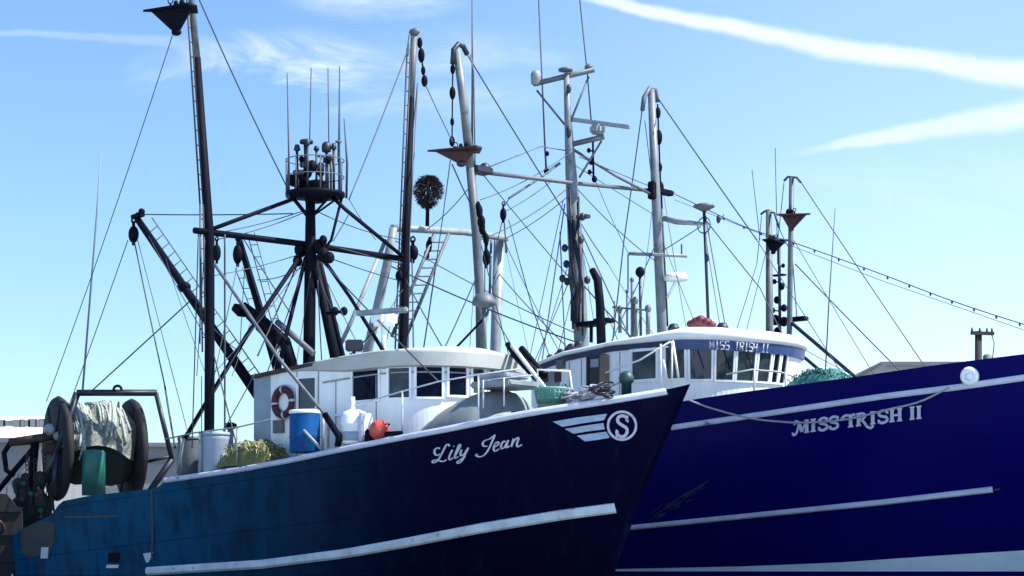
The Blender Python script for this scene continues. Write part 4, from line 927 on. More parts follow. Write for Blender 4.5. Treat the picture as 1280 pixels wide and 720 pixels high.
def net_pile(fr, q, sx, sy, sz, m, m2, label, name, n=90):
    bm = bmesh.new(); g = []
    for i in range(25):
        row = []
        for j in range(13):
            u, v = i / 24 * 2 - 1, j / 12 * 2 - 1; k = max(0, 1 - abs(u) ** 3) * max(0, 1 - v * v) ** .5
            row.append(bm.verts.new((u * sx, v * sy, sz * k * (.75 + .35 * random.random()))))
        g.append(row)
    for i in range(24):
        for j in range(12): bm.faces.new((g[i][j], g[i + 1][j], g[i + 1][j + 1], g[i][j + 1])).smooth = True
    for k in range(n):
        u, v = random.uniform(-.9, .9), random.uniform(-.8, .5); b = V(u * sx, v * sy, sz * .6 * (1 - abs(u) ** 3)); d = V(random.uniform(-.25, .25), random.uniform(-.2, .1), random.uniform(-.05, .3)) * sz * 1.4
        tube(bm, [b, b + d * .6 + V(0, 0, .04), b + d + V(random.uniform(-.1, .1), 0, -.06)], random.uniform(.006, .013), 5, mi=random.choice((0, 1)))
    bmesh.ops.recalc_face_normals(bm, faces=bm.faces[:])
    o = link(name, bm, [m, m2]); fr.put(o, q); return tag(o, label, 'net')
net_pile(F1, F1.at_y(322, 583, -2.5), .95, .5, .62, NETY, NETYP, 'heap of olive and yellow netting at the rail left of the blue barrel', 'net_pile', 420)
def buoy(fr, q, r, m, label):
    root = empty('float_buoy', fr.world(q), -fr.th, label, 'buoy'); bm = bmesh.new()
    lathe(bm, [(.03, -r * 1.05), (r * .55, -r * .86), (r * .9, -r * .42), (r, 0), (r * .9, r * .45), (r * .6, r * .8), (r * .22, r * 1.02), (r * .2, r * 1.25)], 22); link('float', bm, m, root)
    bm = bmesh.new(); torus(bm, V(0, 0, r * 1.35), r * .2, r * .07, V(1, 0, 0), V(0, 0, 1), 14, 6); link('rope_eye', bm, DKNAVY, root)
    return root
b_ = buoy(F1, F1.at_y(474, 538, -2.78), .235, ORANGE, 'orange inflatable buoy lying on the rail below the wheelhouse window'); b_.rotation_euler = (R(70), 0, R(40))
bm = bmesh.new(); box(bm, F1.at_y(462, 545, -2.9), (.22, .16, .3), bevel=.04); link('rail_bitt', bm, BLACK, lily)
bm = bmesh.new(); box(bm, F1.at_y(492, 542, -2.95), (.5, .1, .1), bevel=.02); link('rail_bitt', bm, BLACK, lily)
def mint_basket():
    q = F1.at_y(690, 506, -1.3); root = empty('fish_basket', F1.world(q), -F1.th, 'mint green fish basket on the front trawler foredeck', 'basket'); bm = bmesh.new()
    lathe(bm, [(.30, 0), (.36, .30), (.39, .33), (.375, .36), (.34, .35), (.33, .30)], 26)
    link('basket_body', bm, MINT, root); bm = bmesh.new()
    for k in range(26): a = 2 * math.pi * k / 26; tube(bm, [V(.31 * math.cos(a), .31 * math.sin(a), .02), V(.375 * math.cos(a), .375 * math.sin(a), .30)], .012, 5)
    for z, r in ((.12, .335), (.24, .36)): torus(bm, V(0, 0, z), r, .014, V(1, 0, 0), V(0, 1, 0), 26, 6)
    link('ribs', bm, MINT, root)
    bm = bmesh.new(); torus(bm, V(.34, 0, .35), .07, .018, V(0, 1, 0), V(0, 0, 1), 16, 6); torus(bm, V(-.34, 0, .35), .07, .018, V(0, 1, 0), V(0, 0, 1), 16, 6); link('handles', bm, DGREEN, root)
mint_basket()
paravane(F1, F1.at_x(210, 11, ax), 1.18, R(32), BLACK, 'black paravane near the top of the leftmost outrigger')

# ================================================================== the far trawler
F2 = Frame(6.805, 54.75, R(42))
trish = empty('fishing_trawler', F2.o, -F2.th, 'rear trawler with deep blue hull, white mouldings and a blue-banded wheelhouse', 'fishing boat')
H2 = Hull(F2, -15.0, 3.7, [(-1.2, 10.2), (1.0, 11.3), (3, 12.4), (6, 14.4)], 9.5, [(300, 640), (600, 570), (760, 530), (845, 503), (868, 499), (943, 488), (1073, 470.5), (1160, 457.5), (1280, 442.5), (1400, 428)], B_low=.86, z_top=5.5)
HP2 = hull_paint('deep_blue_hull', (.0001, .0001, .080), (.0004, .02, .08), (-2.5, -.8), (.004, .055, .085), .985, (.0003, .001, .085), .30, .38)
hull2 = link('hull', H2.mesh(), HP2, trish)
link('deck', H2.deck_mesh(.7), DECK, trish)
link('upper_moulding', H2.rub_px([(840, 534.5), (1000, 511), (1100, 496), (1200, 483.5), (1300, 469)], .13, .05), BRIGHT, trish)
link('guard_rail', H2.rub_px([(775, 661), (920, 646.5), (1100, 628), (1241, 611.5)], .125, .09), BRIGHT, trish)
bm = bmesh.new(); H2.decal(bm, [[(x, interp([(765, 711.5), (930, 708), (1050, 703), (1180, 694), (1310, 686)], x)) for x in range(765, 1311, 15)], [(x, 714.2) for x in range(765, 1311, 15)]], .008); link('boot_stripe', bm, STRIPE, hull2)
bm = bmesh.new(); H2.decal(bm, [[(1243, 611), (1250, 610)], [(1243, 613.5), (1250, 612.5)]], .01); link('rust_mark', bm, RED, hull2)
bm = bmesh.new()
for k in range(44):
    t = (k % 22) / 21; x = 812 + 66 * t + random.uniform(-7, 7); y = 650 - 41 * t + random.uniform(-6, 6) * (1 - .5 * t); H2.stroke(bm, [(x, y), (x + random.uniform(5, 12), y - random.uniform(3, 8))], random.uniform(.6, 1.8), .005 + .0008 * k)
link('paint_scuff', bm, mat('scuffed_teal', (.0015, .014, .062), (.0005, .004, .07), .7, 6, .9), hull2)
# name in ornate block capitals
bm = bmesh.new(); cnt = [0]
def base(px): return 542.5 - (px - 991) * (20.5 / 164)
def glyph(x0, w, h, strokes):
    for pts, th in strokes:
        H2.stroke(bm, [(x0 + u * w, base(x0 + u * w) - v * h) for u, v in pts], th, .006 + .0012 * cnt[0]); cnt[0] += 1
ST, TH = 4.3, 2.0
def serif(u, v, hw=.28): return ([(u - hw, v), (u + hw, v)], TH)
GI = [([(.5, 0), (.5, 1)], ST), serif(.5, .02), serif(.5, .98), serif(.5, .5, .2)]
GS = [([(.88, .76), (.74, .95), (.44, .99), (.16, .86), (.16, .64), (.48, .52), (.82, .38), (.86, .16), (.58, .01), (.26, .03), (.10, .24)], 3.2), serif(.5, .52, .3), ([(.9, .7), (.9, 1.0)], TH), ([(.1, 0), (.1, .3)], TH)]
GM = [([(.05, .72), (-.02, .9), (.12, 1.02), (.26, .9), (.24, .4), (.12, -.02), (-.06, -.1), (-.1, .12)], 2.6), ([(.26, .95), (.52, .1)], ST), ([(.52, .1), (.78, .96)], TH + .4), ([(.82, 0), (.82, 1)], ST), serif(.82, .02, .16), serif(.82, .98, .14)]
GT = [([(.62, 0), (.62, .95)], ST), ([(-.35, .62), (-.1, .86), (.2, .98), (.6, .92), (1.0, 1.0)], 3.0), serif(.62, .02, .26), ([(1.0, .8), (1.0, 1.04)], TH)]
GR = [([(.22, 0), (.22, 1)], ST), ([(.22, .97), (.62, .97), (.8, .76), (.6, .52), (.22, .5)], 2.8), ([(.45, .5), (.72, .22), (.98, -.14), (1.3, -.3), (1.55, -.12)], 3.2), serif(.22, .02, .22), serif(.2, .98, .2)]
GH = [([(.2, 0), (.2, 1)], ST), ([(.8, 0), (.8, 1)], ST), ([(.2, .5), (.8, .5)], TH + .6), serif(.2, .02, .2), serif(.2, .98, .2), serif(.8, .02, .2), serif(.8, .98, .2)]
for word in (((GM, 993, 19), (GI, 1011, 12), (GS, 1023, 13), (GS, 1036.5, 13)), ((GT, 1056, 13), (GR, 1071, 14), (GI, 1086, 12), (GS, 1098, 14), (GH, 1113, 16)), ((GI, 1136, 11), (GI, 1144.5, 11))):
    bm = bmesh.new()
    for g_, x0, w in word: glyph(x0, w, 15.2, g_)
    link('name_lettering', bm, LETTER, hull2)
bm = bmesh.new(); q = H2.hit(1213, 470, .05); n_ = H2.normal(q.x, q.z); a_ = n_.cross(V(0, 0, 1)).normalized(); torus(bm, q, .13, .085, a_, n_.cross(a_), 24, 10); ball(bm, q + n_ * .02, .11, .11, .11); link('hawse_pipe', bm, WHITE, hull2)

# ---- wheelhouse
W2 = Wall(F2, -6.4, -2.1, -.15, 2.3, 3.4, 7, lean=.17, zl=5.4, ne=2.1)
roofpx = [(660, 461), (671, 457), (705, 444), (753, 434), (795, 424), (834, 423), (900, 424), (940, 427), (966, 432), (986, 441), (1000, 448)]
def roof2(l, off=.0):
    z = 6.5
    for _ in range(3): px, _y = F2.px(W2.pt(l, z, off)); z = EYE + (HY - interp(roofpx, px)) * F2.world(W2.pt(l, z, off)).y / FPX
    return z
_z = []
for i in range(41): _z.append((W2.len / 2 * i / 40, roof2(W2.len / 2 * i / 40 + .0)))
def z2(l): l = min(l, W2.len - l); return interp(_z, min(max(l, 0), W2.len / 2))
zmax = z2(W2.len * .40)
def z2s(l): return min(z2(l), zmax + .05) if l < W2.len * .3 else min(max(z2(l), zmax - .02), zmax + .05)
W2.z1 = lambda l: z2s(l)
bm = bmesh.new(); W2.body(bm); bmesh.ops.recalc_face_normals(bm, faces=bm.faces[:]); house2 = link('wheelhouse', bm, WHITE, trish)
bm = bmesh.new(); rows = []; n = 80                                 # white crowned roof with rounded edge
for i in range(n + 1):
    l = .02 + (W2.len - .04) * i / n; z = z2s(l); x = W2.pt(l, 5).x; k = min(max((x + 3.6) / 2.4, 0), 1); hh = .12 + .20 * k
    rows.append([bm.verts.new(W2.pt(l, zz, oo)) for zz, oo in ((z - .02, .0), (z - .02, .10), (z + hh * .45, .12), (z + hh * .8, .02), (z + hh, -.25))])
for a, b in zip(rows, rows[1:]):
    for k in range(4): f = bm.faces.new((a[k], b[k], b[k + 1], a[k + 1])); f.smooth = True
top = [r[-1] for r in rows]
for i in range(n // 2):
    a, b, c, d = top[i], top[i + 1], top[n - i - 1], top[n - i]
    bm.faces.new((a, b, c, d) if c is not b else (a, b, d))
bmesh.ops.recalc_face_normals(bm, faces=bm.faces[:]); link('roof', bm, WHITE, house2)
lc = W2.hit_l(838, 6.2)
bm = bmesh.new(); W2.panel(bm, .3, lc, lambda l: z2s(l) - .17, lambda l: z2s(l) - .03, .003, .05); link('roof_stripe', bm, NAVYT, house2)
bm = bmesh.new(); W2.panel(bm, lc + .003, W2.len * .75, lambda l: z2s(l) - .27, lambda l: z2s(l) - .025, .003, .07); link('name_board', bm, BLUEB, house2)
bm = bmesh.new()                                                    # the boat's name along the board
la, lb = W2.hit_l(886, 6.2), W2.hit_l(956, 6.2); text = 'MISS TRISH II'; cw = (lb - la) / len(text)
SEG = {'M': [((0, 0), (0, 1)), ((0, 1), (.5, .3)), ((.5, .3), (1, 1)), ((1, 1), (1, 0))], 'I': [((.5, 0), (.5, 1)), ((.2, 0), (.8, 0)), ((.2, 1), (.8, 1))], 'S': [((1, 1), (0, 1)), ((0, 1), (0, .5)), ((0, .5), (1, .5)), ((1, .5), (1, 0)), ((1, 0), (0, 0))], 'T': [((0, 1), (1, 1)), ((.5, 1), (.5, 0))], 'R': [((0, 0), (0, 1)), ((0, 1), (1, 1)), ((1, 1), (1, .5)), ((1, .5), (0, .5)), ((.4, .5), (1, 0))], 'H': [((0, 0), (0, 1)), ((1, 0), (1, 1)), ((0, .5), (1, .5))]}
k_ = 0
for i, ch in enumerate(text):
    if ch == ' ': link('board_lettering', bm, LETTER, house2); bm = bmesh.new()
    for (u0, v0), (u1, v1) in SEG.get(ch, []):
        l0, l1 = la + cw * (i + .12 + .72 * u0), la + cw * (i + .12 + .72 * u1); zb_ = lambda l, v: z2s(l) - .25 + .2 * v
        p, q = W2.pt(l0, zb_(l0, v0), .075 + .001 * k_), W2.pt(l1, zb_(l1, v1), .075 + .001 * k_); tube(bm, [p, q], .022, 4); k_ = (k_ + 1) % 7
link('board_lettering', bm, LETTER, house2)
# side: open doorway with shaded interior, side windows; front windows with white mullions
W2.window(736, 756, 446, 492, mat('door_interior', (.012, .014, .03), (.06, .045, .03), .6, 2.2, .9), NAVYT, house2, 'open_doorway', .05)
bm = bmesh.new(); W2.panel(bm, W2.hit_l(752.5, 5.8), W2.hit_l(762, 5.8), W2.z_at(W2.hit_l(757, 5.8), 494), W2.z_at(W2.hit_l(757, 5.8), 444), .02, .10); link('door_leaf', bm, mat('varnished_door', (.20, .14, .09), (.10, .07, .05), .5, 3, .8), house2)
bm = bmesh.new(); W2.panel(bm, W2.hit_l(739, 5.8), W2.hit_l(749, 5.8), W2.z_at(W2.hit_l(744, 5.8), 459), W2.z_at(W2.hit_l(744, 5.8), 449), .02, .03); link('door_pane', bm, BINGREY, house2)
W2.window(791, 821, 439, 474, GLASSG, WHITE, house2, fw=.08)
for a, b, c, d, g in ((833, 856, 434, 473, GLASSG), (863, 889, 435, 474, GLASSB), (895, 916, 436, 475, GLASSG), (921, 942, 437, 476, GLASSG), (947, 961, 440, 477, GLASSG), (965, 971.5, 442, 478, GLASS), (975, 980.5, 444, 479, GLASS)):
    W2.window(a, b, c, d, g, WHITE, house2, fw=.045)
bm = bmesh.new(); W2.panel(bm, .25, 1.0, 4.9, lambda l: z2s(l) - .3, .003, .02); link('corner_panel', bm, PALE, house2)
for px in (682, 698):
    l = W2.hit_l(px, 5.5); z = W2.z_at(l, 471); bm = bmesh.new(); W2.panel(bm, l - .1, l + .1, z - .14, z + .12, .004, .05); link('wall_fitting', bm, BIRDRED, house2)
bm = bmesh.new(); l = W2.hit_l(703, 5.8); z = W2.z_at(l, 455); W2.panel(bm, l - .1, l + .12, z - .12, z + .1, .004, .14); link('wall_lamp', bm, GREY, house2)
rail_line(trish, F2, [(757, 466, 'y', -3.3), (800, 450, 'y', -3.3), (838, 427, 'y', -3.2)], .022, [(840, 426, 'y', -3.25), (826, 430, 'y', -3.2)], 1.1, WHITE)
bars(trish, F2, WHITE, [('grab_post', [(841, 426, 'y', -3.3), (848, 472, 'y', -3.3)], .03), ('grab_post', [(829, 450, 'y', -3.3), (834, 476, 'y', -3.3)], .03)])
rail_line(trish, F2, [(908, 468, 'y', -3.1), (940, 462, 'y', -2.6), (975, 465, 'y', -1.9), (1000, 473, 'y', -1.6)], .022, [(943, 462, 'y', -2.6), (982, 466, 'y', -1.9)], .8, CREAM)

for px in (712, 727, 775, 826):
    l = W2.hit_l(px, 5.5); bm = bmesh.new(); W2.panel(bm, l - .012, l + .012, 3.5, lambda q: z2s(q) - .2, .002, .012); link('wall_seam', bm, PALE, house2)
bm = bmesh.new(); W2.panel(bm, W2.hit_l(832, 5.2), W2.hit_l(986, 5.2), 4.90, 4.93, .003, .03); link('belt_moulding', bm, PALE, house2)
for px in (872, 903, 929):
    l0, l1 = W2.hit_l(px, 5.9), W2.hit_l(px + 8, 5.6); bm = bmesh.new(); tube(bm, [W2.pt(l0, W2.z_at(l0, 438), .06), W2.pt(l1, W2.z_at(l1, 462), .045)], .012, 5); link('wiper', bm, BLACK, house2)
# ---- main mast with its cross-tree
xm = -6.5
bm = bmesh.new(); tube(bm, [F2.at_y(*p, 0) for p in ((708, 92), (710, 150), (714, 220), (719, 300), (727, 430), (728, 480))], [.08, .10, .16, .21, .20, .20], 14); mast2 = link('mast', bm, STEEL, trish)
bars(mast2, F2, GREY, [('crosstree', [(667, 105, 'y', -.5), (743, 87, 'y', .5)], .075), ('crosstree_brace', [(671, 113, 'y', -.45), (706, 156, 'y', 0)], .03), ('crosstree_brace', [(736, 96, 'y', .45), (713, 152, 'y', 0)], .03),
    ('radar_bracket', [(712, 181, 'y', 0), (755, 171, 'y', .4)], .075), ('radar_bracket', [(752, 176, 'y', .4), (724, 222, 'y', 0)], .03), ('mast_bracket', [(700, 204, 'y', 0), (683, 216, 'y', -.3)], .04)])
bars(mast2, F2, WIRE, [('whip_antenna', [(683, 216, 'y', -.35), (681, 180, 'y', -.35), (673, -8, 'y', -.35)], [.03, .025, .018], 6), ('whip_antenna', [(739, 152, 'y', .45), (734, 90, 'y', .45), (724, -8, 'y', .45)], .02, 6), ('whip_antenna', [(590, 235, 'x', -7.2), (590.5, 85, 'x', -7.2), (590, -8, 'x', -7.2)], [.035, .025, .012], 6)])
q = F2.at_y(670, 97, -.45); bm = bmesh.new(); lathe(bm, [(.08, -.22), (.14, -.16), (.15, .08), (.10, .18), (.03, .21)], 16, c=q); link('satellite_dome', bm, PALE, mast2)
q = F2.at_y(736, 84, .45); bm = bmesh.new(); ball(bm, q, .12, .12, .10); link('satellite_dome', bm, GREY, mast2)
q = F2.at_y(707, 88, 0); bm = bmesh.new(); lathe(bm, [(.06, -.05), (.2, -.02), (.2, .04), (.08, .08)], 16, c=q); link('masthead_lamp', bm, GREY, mast2)
q = F2.at_y(709, 112, -.02); bm = bmesh.new(); ball(bm, q + V(.1, -.05, 0), .07, .07, .13); link('mast_lamp', bm, DKNAVY, mast2); bm = bmesh.new(); ball(bm, F2.at_y(711, 165, -.1), .07, .07, .16); link('mast_lamp', bm, DKNAVY, mast2)
q = F2.at_y(747, 162, .35); bm = bmesh.new(); box(bm, q, (.36, .36, .26), bevel=.06); tube(bm, [q, q + V(0, 0, .2)], .08, 10); rad2 = link('radar_scanner', bm, PALE, mast2)
bm = bmesh.new(); a, b = F2.at_d(713, 149, F2.world(q).y + .3), F2.at_d(787, 159, F2.world(q).y - .4); d = b - a; box(bm, (a + b) / 2, (d.length, .13, .11), Matrix.Rotation(math.atan2(d.y, d.x), 3, 'Z') @ Matrix.Rotation(-math.asin(d.z / d.length), 3, 'Y'), bevel=.02); link('scanner_bar', bm, PALE, rad2)
lamps(mast2, F2, [(px, py, .3, r, 741) for px, py, r in ((736, 188, .06), (739, 202, .08), (743, 224, .08), (737, 215, .06))] + [(684, 192, -.35, .06, 682), (683, 214, -.35, .08, 682)])
bm = bmesh.new(); tube(bm, [F2.at_y(741, 172, .3), F2.at_y(742, 226, .3)], .03, 6); link('lamp_pole', bm, BLACK, mast2)
bm = bmesh.new()                                                    # cables and fittings lashed down the lower mast
for k in range(9):
    a, b = random.uniform(-.24, .24), random.uniform(-.2, .2); tube(bm, [F2.at_y(715 + random.uniform(-9, 9), 235 + random.uniform(0, 40), -.2), F2.at_y(719 + random.uniform(-11, 11), 320 + random.uniform(-10, 40), -.28), F2.at_y(722 + random.uniform(-9, 9), 400 + random.uniform(-30, 20), -.25)], .03, 6)
for px, py in ((728, 271), (706, 310), (703, 348), (734, 350), (708, 330), (726, 300), (709, 352)): ball(bm, F2.at_y(px, py, -.2), .09, .09, .11)
for px, py in ((729, 271),): box(bm, F2.at_y(px, py, -.1), (.35, .2, .1))
link('mast_cables', bm, DKNAVY, mast2)
bars(trish, F2, GREY, [('spreader_bar', [(592, 214, 'x', -7.0), (718, 229, 'y', 0), (842, 241, 'x', -6.3)], .055), ('spreader_brace', [(636, 248, 'x', -6.9), (676, 222, 'y', -1), (700, 204, 'y', 0)], .03), ('spreader_brace', [(715, 186, 'y', 0), (770, 220, 'y', 1.4), (812, 242, 'x', -6.3)], .04), ('spreader_rod', [(598, 214, 'x', -7), (676, 183, 'y', -1), (706, 188, 'y', 0)], .016, 6)])
# starboard outrigger with its tackle
xo = -7.0
bm = bmesh.new(); tube(bm, [F2.at_x(*p, xo) for p in ((571, 62), (581, 140), (588, 210))], [.10, .12, .12], 12); tube(bm, [F2.at_x(588, 210, xo), F2.at_x(595, 290, xo), F2.at_x(600, 370, xo), F2.at_x(601, 470, xo)], [.12, .12, .125, .125], 12, mi=1); os2 = link('outrigger', bm, [STEEL, GREY], trish)
bm = bmesh.new(); tube(bm, [F2.at_x(*p, xo - .12) for p in ((578, 140), (588, 225), (596, 330), (599, 440))], .05, 8); link('ladder', bm, BLACK, os2)
bm = bmesh.new(); tube(bm, [F2.at_x(*p, xo) for p in ((566, 80), (567, 62), (573, 55), (579, 58), (584, 68))], .07, 8); link('gooseneck', bm, DKNAVY, os2)
tackle(os2, F2.at_x(566, 76, xo - .1), F2.at_x(565, 182, xo - .1), .055)
bm = bmesh.new(); box(bm, F2.at_x(600, 213, xo), (.4, .65, .18), bevel=.03); ball(bm, F2.at_x(606, 211, xo), .16); link('spreader_socket', bm, DKNAVY, os2)
bars(os2, F2, GREY, [('guy_rod', [(588, 68, 'x', xo), (592, 90, 'x', xo), (596, 330, 'x', xo)], .018, 6)])
for k, (a, b) in enumerate((((597, 256), (603, 278)), ((599, 275), (608, 300)))): tackle(trish, F2.at_x(*a, xo + .3), F2.at_x(*b, xo + .6), .06)
block(trish, F2.at_y(608, 322, .6), .13, .5); block(trish, F2.at_x(629, 268, -7), .10, .36)
# port outrigger
xo = -6.3
bm = bmesh.new(); tube(bm, [F2.at_x(*p, xo) for p in ((814, 112), (820, 250), (827, 400), (828, 440))], [.10, .13, .14, .14], 14); op2 = link('outrigger', bm, STEEL, trish)
bm = bmesh.new(); tube(bm, [F2.at_x(*p, xo) for p in ((803, 138), (805, 122), (812, 110), (819, 112), (822, 128))], .065, 8); link('gooseneck', bm, GREY, op2)
tackle(op2, F2.at_x(822, 130, xo - .15), F2.at_x(826, 240, xo - .15), .07)
bars(op2, F2, DKNAVY, [('ladder', [(826, 240, 'x', xo - .2), (834, 408, 'x', xo - .2)], .04)])
bm = bmesh.new(); box(bm, F2.at_x(815, 238, xo), (.2, .2, .5), bevel=.03); box(bm, F2.at_x(829, 240, xo), (.2, .75, .16), bevel=.03); link('spreader_socket', bm, BLACK, op2)
bars(trish, F2, PALE, [('lamp_bar', [(786, 317, 'y', 2.4), (859, 320, 'y', 3.4)], .05), ('antenna_arm', [(830, 273, 'y', 3.0), (846, 277, 'y', 3.0), (878, 280, 'y', 3.0)], [.08, .09, .05])])
bars(trish, F2, DKNAVY, [('antenna_post', [(880, 262, 'y', 3.0), (883, 340, 'y', 3.0), (886, 420, 'y', 3.0)], .045), ('lamp_post', [(800, 345, 'y', 1.8), (801, 420, 'y', 1.8)], .04), ('roof_mast', [(785, 318, 'y', 2.4), (785, 362, 'y', 2.4)], .02)])
q = F2.at_y(880, 259, 3.0); bm = bmesh.new(); lathe(bm, [(.06, -.12), (.22, -.04), (.3, .0), (.3, .05), (.15, .1)], 20, c=q); tube(bm, [q - V(0, 0, .1), q - V(0, 0, .4)], .03, 6); torus(bm, q - V(0, 0, .5), .22, .02, V(1, 0, 0), V(0, 0, 1), 18, 6); link('satellite_dome', bm, GREY, trish)
for px, py in ((898, 274), (884, 322)): bm = bmesh.new(); ball(bm, F2.at_y(px, py, 3.0), .06, .06, .12); link('deck_lamp', bm, DKNAVY, trish)
q = F2.at_y(845, 347, 3.2); bm = bmesh.new(); lathe(bm, [(.12, -.12), (.32, -.08), (.34, .02), (.26, .12), (.08, .15)], 20, c=q); tube(bm, [q - V(0, 0, .1), F2.at_y(834, 372, 3.2)], .04, 6); link('radar_dome', bm, WHITE, trish)
q = F2.at_y(800, 340, 1.8); bm = bmesh.new(); ball(bm, q, .14, .12, .15); link('search_lamp', bm, BLACK, trish)
bm = bmesh.new(); tube(bm, [F2.at_y(*p, -.6) for p in ((740, 337), (747, 350), (750, 380), (752, 436))], [.09, .115, .12, .13], 12); link('exhaust_stack', bm, BLACK, trish)
bm = bmesh.new(); a = F2.at_y(739, 405, -.2); box(bm, a, (.7, .5, .12), bevel=.03); box(bm, F2.at_y(755, 401, -.2), (.5, .4, .12), bevel=.03); tube(bm, [a, a - V(0, 0, .5)], .05, 8); link('liferaft_cradle', bm, BLACK, trish)
bm = bmesh.new()
for px, y0, y1, r in ((784, 364, 412, .03), (790, 350, 415, .04), (775, 386, 410, .05), (794, 376, 415, .06), (810, 386, 415, .06), (768, 378, 410, .02)):
    tube(bm, [F2.at_y(px, y0, 1.2), F2.at_y(px, y1 + 6, 1.2)], r, 8); ball(bm, F2.at_y(px, y0, 1.2), r * 1.5, r * 1.5, r * 2)
tube(bm, [F2.at_y(766, 384, 1.2), F2.at_y(812, 388, 1.2)], .03, 6); link('roof_instruments', bm, GREY, trish)
bm = bmesh.new()
for px, py, r in ((864, 405, .12), (871, 403, .16), (878, 404, .18), (884, 403, .14), (876, 400, .14), (890, 406, .11)): ball(bm, F2.at_y(px, py, .4 + random.uniform(-.3, .3)), r, r * 1.2, r * .9, u=9, v=6)
o_ = link('float_heap', bm, mat('faded_red_floats', (.17, .016, .022), (.05, .012, .02), .6, 4, .9)); tag(o_, 'heap of faded red floats on the rear trawler wheelhouse roof', 'floats')
o_.matrix_world = Matrix.Translation(F2.o) @ Matrix.Rotation(-F2.th, 4, 'Z')
for px, py in ((842, 410), (903, 409)): bm = bmesh.new(); lathe(bm, [(.16, -.08), (.16, 0), (.1, .1), (.03, .12)], 12, c=F2.at_y(px, py, -.3)); link('roof_vent', bm, DKNAVY, trish)
bm = bmesh.new(); q = F2.at_y(688, 447, -1.8)
for k in range(6): ball(bm, q + V(.18 * k, .1 * (k % 2), .06 * k), .12, .1, .09)
link('roof_gear', bm, DKNAVY, trish)

# ---- after gantry with ladder and lashed bush
bars(trish, F2, PALE, [('gantry_leg', [(492, 284, 'y', -2.9), (484, 330, 'y', -2.9), (458, 446, 'y', -2.9), (450, 480, 'y', -2.9)], [.11, .13, .14, .14], 12), ('gantry_leg', [(624, 300, 'y', 2.9), (619, 450, 'y', 2.9), (618, 500, 'y', 2.9)], .17, 12),
    ('gantry_beam', [(490, 285, 'y', -2.9), (530, 287, 'y', -1.8), (580, 290, 'y', .8), (633, 298, 'y', 2.95)], .10, 12), ('gantry_brace', [(482, 300, 'y', -2.9), (440, 400, 'y', -4.0), (425, 432, 'y', -4.2)], .06)])
bars(trish, F2, GREY, [('gantry_brace', [(614, 300, 'y', 2.5), (612, 372, 'y', 2.4)], .04), ('pipe_hook', [(632, 296, 'y', 2.9), (633, 316, 'y', 2.9)], .04)])
bm = bmesh.new(); a, b = F2.at_y(561, 292, -.6), F2.at_y(508, 420, -1.6); c_ = F2.at_y(543, 292, -1.2) - a; tube(bm, [a, b], .05, 8); tube(bm, [a + c_, b + c_], .05, 8)
for k in range(1, 12): p = a.lerp(b, k / 12); tube(bm, [p, p + c_], .028, 6)
link('ladder', bm, GREY, trish)
tackle(trish, F2.at_y(538, 300, -1.3), F2.at_y(533, 320, -1.3), .06)
def lashed_bush():
    b0 = F2.at_y(534, 284, -1.5); root = empty('lashed_tree', F2.world(b0), -F2.th, 'small dark bushy tree lashed upright above the pale gantry', 'tree')
    D = F2.world(b0).y; h = 62 / FPX * D
    bm = bmesh.new(); tube(bm, [V(0, 0, -.1), V(.02, 0, h * .5), V(.06, 0, h * .8)], [.06, .05, .02], 8); link('trunk', bm, BLACK, root)
    bm = bmesh.new(); random.seed(3)
    for k in range(3800):
        t = random.random() ** .8; z = h * (.40 + .62 * t); rad = .40 * math.sin(math.pi * min(1, (1 - t) * .85 + .1)) ** .8 + .01; rr = rad * random.random() ** .45; a = random.uniform(0, 2 * math.pi)
        p = V(.04 + rr * math.cos(a), rr * math.sin(a), z); d = V(math.cos(a) * .8, math.sin(a) * .8, random.uniform(-.8, .7) if t > .25 else -1.1).normalized() * random.uniform(.05, .13); s_ = d.cross(V(random.random(), random.random(), 1)).normalized() * .02
        bm.faces.new([bm.verts.new(q) for q in (p - s_, p + s_, p + d)])
    link('crown', bm, BRUSH, root)
    bm = bmesh.new(); a = V(-.36, 0, h * .52); tube(bm, [a, V(.36, 0, h * .52)], .03, 6); link('cross_stick', bm, PALE, root)
lashed_bush()
paravane(F2, F2.at_x(566, 187, -7.1), 1.32, R(38), BIRDRED, 'dark red paravane hanging under the tackle between the two boats', .30)

